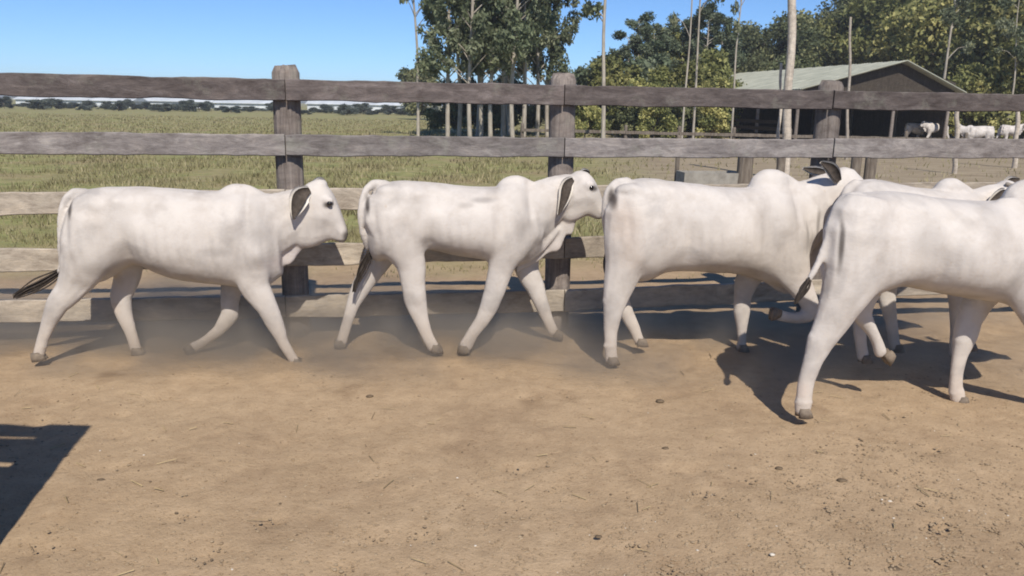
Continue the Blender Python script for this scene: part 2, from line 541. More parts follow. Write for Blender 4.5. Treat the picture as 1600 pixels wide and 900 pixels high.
# ------------------------------------------------------------------ cattle
UND = (0.525, 0.485, 0.445)
DENTS = [(232, 325, 24, 20, -.022), (196, 311, 12, 9, .014), (163, 326, 20, 12, -.012), (160, 385, 30, 36, .012), (214, 388, 11, 38, -.016),
         (336, 375, 12, 50, -.014), (372, 335, 13, 38, .014), (408, 388, 13, 15, .016), (350, 312, 20, 7, .006), (392, 330, 7, 40, -.010), (270, 380, 40, 30, .008),
         (140, 440, 12, 16, -.01), (118, 345, 8, 26, -.01)]
class Cow:
    """cattle body laid out along a heading plane; photo pixels are turned into metres on that plane"""
    def __init__(s, c_px, label, anch=None):
        s.anch = anch
        """c_px: ground contact pixel of the middle of the animal"""
        s.base = ground(*c_px)
        s.rz = math.atan2(FDIR.y, FDIR.x)
        s.Mi = (Matrix.Translation(s.base) @ Matrix.Rotation(s.rz, 4, 'Z')).inverted()
        s.root = None; s.label = label
        s.mb = MB(); s.patches = []
    def P(s, x, y, w=0.0):
        p = s.Mi @ on_plane(x, y, s.base + FNRM * w, FNRM)
        return Vector((p.x, w, p.z))
    def sc(s, x, y, w=0.0):
        return (s.P(x + 1, y, w) - s.P(x - 1, y, w)).length / 2
    def body(s, st, wmax=0.27, prof=None):
        n = len(st)
        rows = []
        for i, row in enumerate(st):
            x, t, b = row[:3]
            u = i / (n - 1)
            T = s.P(x, t); B = s.P(x, b)
            W = row[3] if len(row) > 3 else wmax
            rows.append([T.x, T.z, B.z, W])
        rows = catmull(rows, 4)
        rings = []
        for x, zt, zb, W in rows:
            K = 24; ring = []
            for j in range(K):
                a = 2 * math.pi * j / K
                ca, sa = math.cos(a), math.sin(a)
                cz = zb + (zt - zb) * 0.47
                hz = (zt - cz) if sa > 0 else (cz - zb)
                ex = 0.85 if sa > 0 else 0.9
                wy = W * math.copysign(abs(ca) ** ex, ca)
                ring.append((x, wy, cz + hz * math.copysign(abs(sa) ** 0.92, sa)))
            rings.append(ring)
        s.mb.rings(rings)
    def limb(s, pts, lat=0.85, latmin=None, n=4, k=12):
        """pts (x, y, w, r_px[, lateral metres])"""
        P = []; R = []; Q = []
        for p in pts:
            P.append(s.P(p[0], p[1], p[2])); r = p[3] * s.sc(p[0], p[1], p[2]); R.append(r)
            Q.append(p[4] if len(p) > 4 else r * lat)
        s.mb.tube([tuple(p) for p in P], R, k, Q, n=n, ten=0.22 if len(pts) > 5 else 0.5)
        return P, R
    def prof(s, pairs, w=0.0):
        rows = [[*s.P(a, b, w), *s.P(c, d, w), h] for a, b, c, d, h in pairs]
        rows = catmull(rows, 4)
        rings = []
        for r in rows:
            T = r[:3]; B = r[3:6]; C = (T + B) / 2; U = (T - B) / 2; h = r[6]; ring = []
            for j in range(20):
                a = 2 * math.pi * j / 20; ca, sa = math.cos(a), math.sin(a)
                wid = h * (1.0 if sa > -0.2 else 0.86)
                q = C + U * math.copysign(abs(sa) ** 0.85, sa)
                ring.append((q[0], q[1] + wid * math.copysign(abs(ca) ** 0.85, ca), q[2]))
            rings.append(ring)
        s.mb.rings(rings)
    def ell(s, x, y, w, rx, rz, rw):
        c = s.P(x, y, w); q = s.sc(x, y, w)
        s.mb.ell((c.x, c.y, c.z), (rx * q, rw, rz * q))
    def finish(s, voxel=0.0105, patches=(), dust_z=0.42):
        me = bpy.data.meshes.new('tmp'); me.from_pydata([tuple(v) for v in s.mb.v], [], s.mb.f); me.update()
        o = bpy.data.objects.new('tmp', me); COL.objects.link(o)
        md = o.modifiers.new('r', 'REMESH'); md.mode = 'VOXEL'; md.voxel_size = voxel
        sm = o.modifiers.new('s', 'SMOOTH'); sm.factor = 0.5; sm.iterations = 5
        dg = bpy.context.evaluated_depsgraph_get()
        m2 = bpy.data.meshes.new_from_object(o.evaluated_get(dg))
        bpy.data.objects.remove(o)
        nv = len(m2.vertices)
        co = np.empty(nv * 3, np.float32); m2.vertices.foreach_get('co', co); co = co.reshape(-1, 3)
        no = np.empty(nv * 3, np.float32); m2.vertices.foreach_get('normal', no); no = no.reshape(-1, 3)
        if s.anch:
            # even out the remesh steps on the broad flat flanks
            ne = len(m2.edges); ed = np.empty(ne * 2, np.int32); m2.edges.foreach_get('vertices', ed); ed = ed.reshape(-1, 2)
            x0 = s.P(s.anch[0][0], s.anch[0][1]).x; x1 = s.P(s.anch[1][0], s.anch[1][1]).x
            wx = np.clip((co[:, 0] - x0) / 0.12, 0, 1) * np.clip((x1 + 0.35 - co[:, 0]) / 0.15, 0, 1) * np.clip((co[:, 2] - 0.55) / 0.12, 0, 1) * np.clip(np.abs(co[:, 1]) / 0.08 - 0.3, 0, 1)
            deg = np.bincount(ed.ravel(), minlength=nv).astype(np.float32)[:, None]
            for _ in range(30):
                acc = np.stack([np.bincount(ed[:, 0], co[ed[:, 1], k], nv) + np.bincount(ed[:, 1], co[ed[:, 0], k], nv) for k in range(3)], 1)
                co = (co + (acc / deg - co) * (0.6 * wx)[:, None]).astype(np.float32)
            m2.vertices.foreach_set('co', co.ravel()); m2.update()
            m2.vertices.foreach_get('normal', nbuf := np.empty(nv * 3, np.float32)); no = nbuf.reshape(-1, 3)
        # skin relief: soft folds and muscle unevenness
        RM = Matrix.Rotation(0.7, 3, 'Y') @ Matrix.Rotation(0.5, 3, 'X')
        d = np.array([0.5 * noise.noise(RM @ Vector((p[0] * 5, p[1] * 5, p[2] * 4.6))) + 0.2 * noise.noise(RM @ Vector((p[0] * 11, p[1] * 11, p[2] * 10 + 7))) for p in co], np.float32)
        side = np.clip(np.abs(no[:, 1]) * 1.6 - 0.5, 0, 1)
        zc = float(np.median(co[:, 2]))
        rib = np.sin(co[:, 0] * 2 * np.pi / 0.068 + (co[:, 2] - zc) * 6) * side * np.clip(1 - np.abs(co[:, 2] - zc - 0.02) / 0.2, 0, 1)
        co = co + no * (d * 0.014 + rib * 0.0024)[:, None]
        if s.anch:
            z1 = complex(122, 301); z2 = complex(366, 290); q1 = complex(*s.anch[0]); q2 = complex(*s.anch[1]); kk = (q2 - q1) / (z2 - z1)
            f1 = q1 + (complex(0, 0) - z1) * kk
            for (dx_, dy_, rx, ry, dep) in DENTS:
                q = q1 + (complex(dx_, dy_) - z1) * kk; p = s.P(q.real, q.imag, 0); sc = s.sc(q.real, q.imag) * abs(kk)
                e = np.exp(-(((co[:, 0] - p.x) / (rx * sc)) ** 2 + ((co[:, 2] - p.z) / (ry * sc)) ** 2)) * np.clip(np.abs(no[:, 1]) * 1.8 - 0.4, 0, 1)
                co = co + no * (e * dep * 1.5)[:, None]
            pn = s.P((q1 + (complex(425, 345) - z1) * kk).real, (q1 + (complex(425, 345) - z1) * kk).imag, 0)
            wz = np.exp(-(((co[:, 0] - pn.x) / 0.13) ** 2 + ((co[:, 2] - pn.z) / 0.22) ** 2))
            fold = np.array([noise.noise(Vector((p_[0] * 16 + p_[2] * 7 + 0.6 * math.sin(p_[2] * 9), 3.0, p_[2] * 1.6))) for p_ in co], np.float32)
            co = co + no * (wz * fold * 0.013)[:, None]
        m2.vertices.foreach_set('co', co.ravel())
        colr = np.tile(np.array(UND, np.float32), (nv, 1))
        low = np.clip((dust_z - co[:, 2]) / 0.45, 0, 1)[:, None]
        colr = colr * (1 - low * 0.55) + np.array((0.47, 0.37, 0.28), np.float32) * low * 0.55
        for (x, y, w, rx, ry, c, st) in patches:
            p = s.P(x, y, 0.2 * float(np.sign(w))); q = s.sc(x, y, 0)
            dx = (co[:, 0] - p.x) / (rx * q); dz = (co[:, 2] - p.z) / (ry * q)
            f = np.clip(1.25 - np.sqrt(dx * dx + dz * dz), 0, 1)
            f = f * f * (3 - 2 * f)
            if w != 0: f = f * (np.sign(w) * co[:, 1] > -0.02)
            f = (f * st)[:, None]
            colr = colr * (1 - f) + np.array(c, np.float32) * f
        ca = m2.color_attributes.new('coat', 'FLOAT_COLOR', 'POINT')
        ca.data.foreach_set('color', np.concatenate([colr, np.ones((nv, 1), np.float32)], 1).ravel())
        m2.materials.clear(); m2.materials.append(M['coat'])
        m2.polygons.foreach_set('use_smooth', np.ones(len(m2.polygons), dtype=bool))
        m2.name = 'cattle_body'
        ob = bpy.data.objects.new('white_cow', m2); COL.objects.link(ob)
        ob.location = s.base; ob.rotation_euler = (0, 0, s.rz)
        tag(ob, s.label, 'cow', 'white humped cattle walking along the fence')
        s.root = ob
        return ob
    def part(s, name, mb, m, label=None):
        o = mb.build(name, m, s.root)
        if label: o['label'] = label
        return o
    def eye(s, x, y, w, r=0.017):
        p = s.P(x, y, w); mb = MB(); mb.ell(tuple(p), (r * 1.15, r * 0.8, r), 10); s.part('eye', mb, M['eye'])
    def ear(s, pts, w, wid, cup=0.35, dark=True):
        """pts px along the ear from base to tip, wid half widths in px; cupped leaf with dark inside towards the viewer"""
        for layer, (mm, off, fac) in enumerate((('coat_ear', 0.012, 1.0), ('ear', 0.0, 0.68))):
            P = catmull([[*s.P(p[0], p[1], w + p[2]), q * s.sc(p[0], p[1], w)] for p, q in zip(pts, wid)], 5)
            rings = []
            V = []; F = []; K = 9
            for i, p in enumerate(P):
                a = P[max(i - 1, 0)][:3]; b_ = P[min(i + 1, len(P) - 1)][:3]
                t = b_ - a; t /= np.linalg.norm(t) + 1e-9
                sd_ = np.array((0, 1.0, 0)); up = np.cross(t, sd_); up /= np.linalg.norm(up) + 1e-9
                for back in (0, 1):
                    for j in range(K):
                        q = (j / (K - 1)) * 2 - 1
                        hw = p[3] * fac
                        depth = cup * p[3] * (1 - q * q)
                        V.append(p[:3] + up * q * hw + sd_ * (depth + off + (0.008 if back else 0) * (1 - abs(q) * 0.5)))
            n = len(P)
            for i in range(n - 1):
                for j in range(2 * K):
                    j2 = (j + 1)
                    if j == K - 1 or j == 2 * K - 1: continue
                    a = i * 2 * K + j
                    q4 = (a, a + 1, a + 1 + 2 * K, a + 2 * K)
                    F.append(q4 if j >= K else q4[::-1])
                a = i * 2 * K
                F.append((a, a + 2 * K, a + 3 * K, a + K)); F.append((a + K - 1, a + 2 * K - 1, a + 4 * K - 1, a + 3 * K - 1))
            if layer == 0:
                oe = mesh_np('ear', V, F, M['earcoat'], s.root, True)
            else:
                # inside lining is a sub-part of the ear
                if dark: mesh_np('ear_lining', V, F, M['ear'], oe, True)
    def horn(s, pts, w, r0):
        mb = MB(); P = [s.P(p[0], p[1], w + p[2]) for p in pts]
        mb.tube([tuple(p) for p in P], [r0 * (1 - 0.85 * i / (len(P) - 1)) for i in range(len(P))], 8)
        s.part('horn', mb, M['horn'])
    def hoof(s, x, y, w, ang=0.0, r=0.045):
        """cloven hoof: two toes, toe points forward"""
        p = s.P(x, y, w)
        mb = MB()
        ca, sa = math.cos(ang), math.sin(ang)
        for sy in (-1, 1):
            rings = []
            for (h, fx, bx, hw) in ((0.0, 0.062, -0.034, 0.022), (0.03, 0.05, -0.034, 0.0215), (0.06, 0.03, -0.03, 0.0175)):
                ring = []
                for j in range(12):
                    a = 2 * math.pi * j / 12
                    cx = (fx + bx) / 2; rx = (fx - bx) / 2
                    X = cx + rx * math.cos(a); Y = sy * 0.023 + hw * math.sin(a)
                    if X > 0: Y -= sy * 0.006 * X / 0.06
                    ring.append((p.x + X * ca - h * sa, p.y + Y, p.z + X * sa + h * ca))
                rings.append(ring)
            mb.rings(rings)
        s.part('hoof', mb, M['hoof'])
    def tail_tuft(s, pts, w, label=None):
        """switch of hair: several thin tapered strands round a path"""
        mb = MB(); rr = random.Random(3)
        P0 = [s.P(p[0], p[1], w + (p[3] if len(p) > 3 else 0)) for p in pts]; R0 = [p[2] * s.sc(p[0], p[1], w) for p in pts]
        for k in range(38):
            P = []
            a = rr.uniform(0, 6.28); q = rr.uniform(0.05, 1.05)
            for p, r in zip(P0, R0):
                P.append((p.x + math.cos(a) * r * q + rr.uniform(-1, 1) * r * .35, p.y + math.sin(a) * r * q * 0.8, p.z + math.sin(a * 1.7) * r * q))
            mb.tube(P, [max(0.0025, r * 0.2 * (1 - 0.6 * i / len(P))) for i, r in enumerate(R0)], 6, n=3)
        s.part('tail_switch', mb, M['switch'], label)

m_, t_, b_ = mat('pale_ear_skin', 0.7, 0.2)
b_.inputs['Base Color'].default_value = (0.72, 0.66, 0.58, 1)
t_.links.new(ramp(t_, noi(t_, objco(t_), 25, 3), [(0.3, (0.62, 0.56, 0.49)), (0.7, (0.78, 0.73, 0.66))]), b_.inputs['Base Color'])
M['earcoat'] = m_
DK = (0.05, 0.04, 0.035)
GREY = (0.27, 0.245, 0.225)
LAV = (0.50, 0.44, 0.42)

def head(c, pr, w=0.0):
    """head from pairs of points along its upper and lower outline"""
    c.prof(pr, w)

H1 = [(468, 300, 448, 368, .085), (480, 287, 462, 383, .1), (496, 281, 480, 387, .108), (511, 290, 496, 384, .108), (521, 304, 508, 379, .092), (529, 322, 517, 376, .075), (535, 338, 524, 377, .066), (540, 351, 530, 379, .064), (543.5, 362, 537, 379, .058), (544, 367, 541, 375, .04)]
def shift(H, pts_from, pts_to):
    """carry the outline of one head onto another by the similarity that maps two points to two points"""
    a, b = complex(*pts_from[0]), complex(*pts_from[1]); p, q = complex(*pts_to[0]), complex(*pts_to[1])
    k = (q - p) / (b - a)
    f = lambda x, y: (p + (complex(x, y) - a) * k)
    out = []
    for r in H:
        u = f(r[0], r[1]); v = f(r[2], r[3]); out.append((u.real, u.imag, v.real, v.imag, r[4]))
    return out

# ---- cow 1 : leftmost, head level, tail switch flung out behind
def cow1():
    c = Cow((262, 560), 'leftmost white cow striding with its dark tail switch flung out behind', ((122, 301), (366, 290)))
    c.body([(105, 345, 392, 0.07), (109, 322, 420, 0.13), (122, 304, 436, 0.20), (145, 294, 440, 0.235), (175, 291, 424, 0.235), (205, 291, 412, 0.24),
            (240, 293, 427, 0.27), (280, 295, 437, 0.285), (320, 298, 442, 0.28), (355, 299, 446, 0.26), (385, 299, 450, 0.235), (412, 301, 446, 0.19), (436, 306, 430, 0.13)])
    c.limb([(360, 312, 0, 22, 0.075), (368, 306, 0, 20, 0.075), (386, 307, 0, 19, 0.065), (408, 314, 0, 15, 0.05)])           # hump
    c.limb([(372, 365, 0, 62, 0.2), (408, 357, 0, 56, 0.16), (440, 345, 0, 47, 0.115), (466, 333, 0, 40, 0.1), (486, 326, 0, 36, 0.09)])   # neck
    c.prof([(472, 372, 474, 387, .024), (461, 374, 465, 397, .02), (450, 376, 455, 412, .02), (436, 382, 440, 417, .022), (420, 392, 421, 424, .03), (404, 405, 403, 432, .04)])
    head(c, H1)
    c.ell(512, 314, -0.085, 10, 8, 0.03); c.ell(512, 314, 0.085, 10, 8, 0.03)
    c.ell(500, 288, 0, 12, 9, 0.06)
    W = 0.135
    c.limb([(152, 345, -W + .02, 50, 0.13), (140, 392, -W, 48, 0.11), (124, 428, -W, 33, 0.085), (107, 455, -W, 23, 0.062), (89, 476, -W, 18, 0.05), (76, 504, -W, 12.5, 0.033), (67, 530, -W, 9.8, 0.027), (61, 553, -W, 9.5, 0.03)])
    c.limb([(182, 350, W - .02, 48, 0.13), (196, 395, W, 36, 0.1), (199, 432, W, 22, 0.07), (189, 463, W, 18, 0.052), (194, 490, W, 13.5, 0.036), (204, 520, W, 10.5, 0.028), (212, 545, W, 10, 0.03)])
    c.limb([(372, 322, -W + .05, 24, 0.06), (378, 360, -W, 44, 0.09), (388, 405, -W - .01, 38, 0.095), (398, 447, -W, 25, 0.07), (417, 479, -W, 17.5, 0.05), (429, 505, -W, 15, 0.045), (441, 532, -W, 9.6, 0.03), (453, 553, -W, 8.5, 0.027), (460, 564, -W, 9, 0.03)])
    c.limb([(388, 370, W, 40, 0.10), (380, 410, W, 32, 0.09), (362, 448, W, 18, 0.06), (359, 475, W, 14.5, 0.046), (359, 492, W, 14, 0.045), (342, 516, W, 10, 0.03), (320, 533, W, 9, 0.027), (302, 543, W, 9, 0.03)])
    c.ell(150, 312, -0.12, 22, 12, 0.07); c.ell(150, 312, 0.12, 22, 12, 0.07)
    c.ell(190, 319, -0.120, 30, 18, 0.05); c.ell(190, 319, 0.120, 30, 18, 0.05)
    c.limb([(134, 303, -.03, 9), (116, 301, -0.05, 8), (103, 310, -0.08, 6.5), (96, 328, -0.1, 5.5), (94, 352, -0.1, 5), (94, 385, -0.1, 4.6), (95, 412, -0.08, 4.2), (92, 425, -0.06, 4)])
    c.ell(84, 474, -W, 9, 9, 0.03); c.ell(181, 467, W, 8, 9, 0.028); c.ell(431, 503, -W, 12, 9, 0.043); c.ell(67, 540, -W, 8, 7, .03); c.ell(449, 548, -W, 8, 7, .03); c.ell(208, 536, W, 8, 7, .03)
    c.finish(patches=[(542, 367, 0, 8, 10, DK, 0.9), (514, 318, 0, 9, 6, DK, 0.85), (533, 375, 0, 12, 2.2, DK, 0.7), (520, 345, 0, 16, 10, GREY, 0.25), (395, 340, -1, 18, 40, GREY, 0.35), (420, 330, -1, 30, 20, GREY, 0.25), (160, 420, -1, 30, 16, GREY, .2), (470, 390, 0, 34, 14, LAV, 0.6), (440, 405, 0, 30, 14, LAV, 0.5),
                      (107, 328, -1, 5, 17, DK, 0.95), (190, 340, -1, 30, 30, GREY, 0.22), (340, 392, -1, 28, 10, GREY, 0.4), (240, 418, -1, 40, 8, GREY, 0.35),  # first patch: shade of the gap behind the tail, painted into the coat
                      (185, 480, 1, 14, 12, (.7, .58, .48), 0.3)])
    c.eye(515, 318, -0.104); c.eye(515, 318, 0.104)
    c.ear([(484, 297, 0), (470, 306, -0.045), (463, 324, -0.07), (458, 343, -0.075)], -0.1, [7, 16, 12, 2])
    c.ear([(486, 292, 0), (500, 285, 0.05), (508, 284, 0.1)], 0.1, [6, 9, 2])
    c.hoof(60, 563, -W, 0.15); c.hoof(214, 555, W, -0.1); c.hoof(463, 573, -W, -0.35); c.hoof(292, 549, W, -0.9)
    c.tail_tuft([(93, 424, 5), (80, 432, 8), (60, 443, 10, -0.02), (38, 455, 8, -0.03), (22, 464, 4, -0.04)], -0.02, 'dark hair switch flung out behind')
    return c

def cow2():
    c = Cow((700, 546), 'white cow between two others, ragged dewlap and one foreleg lifted', ((588, 291), (800, 278)))
    c.body([(573, 330, 372, 0.07), (577, 309, 398, 0.13), (588, 293, 408, 0.20), (608, 284, 404, 0.235), (635, 281, 398, 0.235), (664, 283, 390, 0.235),
            (700, 288, 396, 0.26), (735, 291, 401, 0.275), (765, 292, 407, 0.265), (795, 290, 414, 0.24), (822, 288, 410, 0.19), (846, 292, 392, 0.14)])
    c.limb([(793, 300, 0, 20, 0.07), (799, 295, 0, 20, 0.07), (814, 294, 0, 18, 0.06), (836, 302, 0, 14, 0.05)])
    c.limb([(800, 345, 0, 55, 0.18), (832, 332, 0, 45, 0.14), (860, 313, 0, 36, 0.11), (884, 303, 0, 30, 0.1), (903, 300, 0, 26, 0.09)])
    c.prof([(896, 330, 899, 348, .026), (888, 334, 894, 366, .022), (876, 340, 884, 368, .02), (868, 346, 874, 391, .02), (854, 355, 857, 396, .022), (838, 366, 842, 409, .024), (820, 382, 821, 418, .03), (806, 396, 806, 428, .03)])
    c.limb([(866, 360, -0.03, 8, .02), (846, 384, -0.04, 9, .022), (826, 404, -0.05, 8, .022)])
    head(c, [(884, 283, 880, 345, .08), (896, 273, 890, 348, .095), (908, 268, 900, 345, .105), (920, 271, 908, 341, .107), (929, 282, 915, 338, .095), (935, 296, 920, 338, .08), (940, 311, 925, 340, .068), (943, 322, 930, 342, .064), (944, 331, 936, 342, .055), (943, 336, 940, 341, .04)])
    c.ell(920, 290, -0.085, 9, 8, 0.03); c.ell(920, 290, 0.085, 9, 8, 0.03)
    c.ell(908, 274, 0, 14, 8, 0.06)
    W = 0.13
    c.limb([(612, 335, -W + .02, 46, 0.13), (626, 375, -W, 40, 0.105), (642, 412, -W, 25, 0.075), (646, 445, -W, 19, 0.056), (649, 470, -W, 18, 0.05), (657, 498, -W, 13, 0.034), (667, 522, -W, 10.5, 0.028), (677, 542, -W, 10, 0.03)])
    c.limb([(612, 345, W - .02, 44, 0.13), (600, 385, W, 30, 0.095), (582, 420, W, 20, 0.07), (564, 450, W, 15.5, 0.05), (551, 476, W, 11.5, 0.034), (542, 505, W, 9.5, 0.027), (534, 533, W, 9.5, 0.03)])
    c.limb([(800, 308, -W + .05, 24, 0.06), (806, 340, -W, 44, 0.09), (797, 380, -W - .01, 36, 0.095), (784, 415, -W, 22, 0.07), (775, 445, -W, 18, 0.056), (765, 476, -W, 16, 0.047), (754, 500, -W, 12, 0.034), (738, 522, -W, 10, 0.028), (728, 540, -W, 11, 0.03)])
    c.limb([(815, 350, W, 40, 0.10), (818, 390, W, 30, 0.09), (825, 425, W, 18, 0.06), (836, 448, W, 14.5, 0.046), (845, 474, W, 11.5, 0.038), (855, 498, W, 9, 0.03), (864, 517, W, 9, 0.03)])
    c.ell(608, 300, -0.12, 22, 12, 0.07); c.ell(608, 300, 0.12, 22, 12, 0.07)
    c.ell(645, 308, -0.120, 30, 18, 0.05); c.ell(645, 308, 0.120, 30, 18, 0.05)
    c.limb([(602, 290, -.03, 9), (584, 288, -0.05, 8), (572, 296, -0.08, 6.5), (565, 314, -0.1, 5.5), (563, 338, -0.1, 5), (566, 365, -0.08, 4.8), (575, 390, -0.02, 4.2)])
    c.ell(641, 463, -W, 9, 9, 0.03); c.ell(556, 455, W, 8, 8, 0.028); c.ell(766, 474, -W, 13, 10, 0.043); c.ell(671, 533, -W, 9, 7, .03); c.ell(732, 532, -W, 9, 7, .03)
    c.finish(patches=[(942, 333, 0, 7, 9, DK, 0.9), (924, 293, 0, 8, 5.5, DK, 0.85), (934, 341, 0, 10, 2, DK, 0.7), (815, 330, -1, 20, 38, GREY, 0.35), (850, 320, -1, 24, 22, GREY, 0.25), (650, 320, -1, 26, 16, GREY, .25), (574, 322, -1, 4.5, 17, DK, 0.95), (755, 313, -1, 24, 5, GREY, 0.75), (728, 320, -1, 14, 5, GREY, 0.4),  # painted shade: dark slit beside the tail, grey fold shadow behind the hump
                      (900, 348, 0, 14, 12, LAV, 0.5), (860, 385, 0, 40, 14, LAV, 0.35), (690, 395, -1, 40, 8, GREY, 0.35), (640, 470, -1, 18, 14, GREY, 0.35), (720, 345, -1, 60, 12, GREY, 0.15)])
    c.eye(924, 293, -0.105); c.eye(924, 293, 0.105)
    c.ear([(896, 280, 0), (887, 290, -0.045), (882, 310, -0.06), (873, 336, -0.06)], -0.095, [5, 11, 9, 2])
    c.ear([(905, 276, 0), (914, 270, 0.06), (922, 270, 0.1)], 0.095, [5, 7, 2])
    c.hoof(680, 550, -W, -0.15); c.hoof(530, 543, W, 0.1); c.hoof(722, 551, -W, -0.1); c.hoof(868, 527, W, -0.55)
    c.tail_tuft([(577, 388, 5), (572, 402, 7), (564, 420, 7, 0.02), (556, 440, 5, 0.02), (552, 455, 3, 0.02)], -0.03)
    return c

def cow3():
    c = Cow((1075, 560), 'white cow with brown stained thigh, its head hidden behind the nearest rump', ((968, 287), (1203, 270)))
    c.body([(954, 322, 385, 0.07), (958, 304, 420, 0.13), (968, 289, 436, 0.205), (990, 280, 440, 0.245), (1020, 278, 436, 0.25), (1045, 281, 424, 0.25),
            (1080, 286, 423, 0.28), (1120, 291, 424, 0.295), (1160, 293, 427, 0.285), (1195, 292, 437, 0.26), (1225, 290, 446, 0.215), (1250, 290, 446, 0.16), (1268, 295, 420, 0.12)])
    c.limb([(1193, 296, 0, 24, 0.08), (1196, 289, 0, 23, 0.08), (1212, 289, 0, 22, 0.07), (1238, 299, 0, 17, 0.055)])
    c.limb([(1200, 360, 0, 68, 0.2), (1240, 343, 0, 58, 0.16), (1275, 322, 0, 44, 0.12), (1302, 305, 0, 36, 0.1), (1318, 298, 0, 32, 0.09)])
    c.prof([(1302, 325, 1308, 350, .025), (1286, 338, 1296, 384, .02), (1268, 350, 1278, 424, .02), (1250, 376, 1256, 450, .022), (1228, 398, 1230, 460, .03), (1204, 408, 1202, 446, .04)])
    head(c, shift(H1, ((480, 287), (544, 367)), ((1304, 268), (1378, 338))))
    c.ell(1326, 272, 0, 12, 9, 0.06)
    W = 0.15
    c.limb([(995, 340, -W + .02, 52, 0.13), (984, 392, -W, 42, 0.11), (973, 430, -W, 29, 0.085), (963, 462, -W, 21, 0.062), (957, 488, -W, 15, 0.05), (954, 518, -W, 10.5, 0.033), (954, 545, -W, 10, 0.028), (955, 560, -W, 10.5, 0.03)])
    c.limb([(1000, 350, W - .02, 46, 0.13), (984, 400, W, 34, 0.1), (972, 438, W, 21, 0.07), (969, 466, W, 15, 0.052), (980, 492, W, 10.5, 0.036), (991, 513, W, 9, 0.028), (998, 531, W, 9, 0.03)])
    c.limb([(1198, 318, -W + .05, 26, 0.06), (1212, 352, -W, 44, 0.09), (1228, 395, -W, 34, 0.08)])
    c.limb([(1205, 350, W, 44, 0.10), (1192, 395, W - .01, 34, 0.095), (1168, 435, W, 20, 0.07), (1160, 464, W, 13.5, 0.05), (1159, 488, W, 12.5, 0.045), (1159, 512, W, 8, 0.03), (1159, 532, W, 7, 0.027), (1158, 542, W, 8, 0.03)])
    c.limb([(1215, 360, -W, 44, 0.10), (1232, 410, -W, 34, 0.09), (1252, 448, -W, 19, 0.06), (1264, 472, -W, 14, 0.046), (1267, 490, -W, 12, 0.045), (1246, 497, -W, 9, 0.03), (1226, 495, -W, 8, 0.027), (1214, 491, -W, 8, 0.03)])
    c.ell(985, 298, -0.13, 24, 12, 0.07); c.ell(985, 298, 0.13, 24, 12, 0.07)
    c.ell(1028, 307, -0.120, 30, 18, 0.05); c.ell(1028, 307, 0.120, 30, 18, 0.05)
    c.limb([(980, 286, -.03, 9), (964, 287, -0.05, 8), (952, 297, -0.08, 7), (946, 314, -0.08, 6), (944, 340, -0.06, 5.2), (948, 365, 0.0, 5), (956, 390, 0.04, 4.5)])
    c.ell(950, 470, -W, 9, 10, 0.03); c.ell(970, 468, W, 8, 8, 0.028); c.ell(953, 540, -W, 11, 8, .032); c.ell(1268, 488, -W, 13, 11, .043)
    BR = (0.40, 0.32, 0.26)
    c.finish(patches=[(961, 312, -1, 7, 20, DK, 0.95), (1262, 372, -1, 4, 26, DK, .5), (1286, 350, -1, 4, 28, DK, .5), (975, 350, -1, 26, 40, BR, 0.55), (985, 400, -1, 22, 30, BR, 0.3), (1372, 352, 0, 9, 10, DK, 0.75),  # painted shade: dark hollow at the tail base, two streaks down the neck
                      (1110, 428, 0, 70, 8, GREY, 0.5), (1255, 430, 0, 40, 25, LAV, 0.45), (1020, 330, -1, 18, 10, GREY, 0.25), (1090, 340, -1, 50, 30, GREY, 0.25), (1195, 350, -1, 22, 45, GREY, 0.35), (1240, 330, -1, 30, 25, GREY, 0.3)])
    c.eye(1338, 300, -0.105); c.eye(1338, 300, 0.105)
    c.ear([(1312, 284, 0), (1306, 272, -0.05), (1298, 262, -0.07), (1284, 254, -0.09)], -0.1, [6, 10, 9, 2])
    c.ear([(1310, 276, 0), (1282, 268, 0.06), (1270, 266, 0.08), (1256, 263, 0.1)], 0.1, [4, 7, 6, 2])
    c.hoof(955, 569, -W, 0.0); c.hoof(1000, 540, W, -0.1); c.hoof(1158, 549, W, 0.0); c.hoof(1206, 488, -W, -1.7)
    c.tail_tuft([(952, 388, 5), (951, 405, 7), (953, 425, 6), (956, 445, 3)], 0.0)
    return c

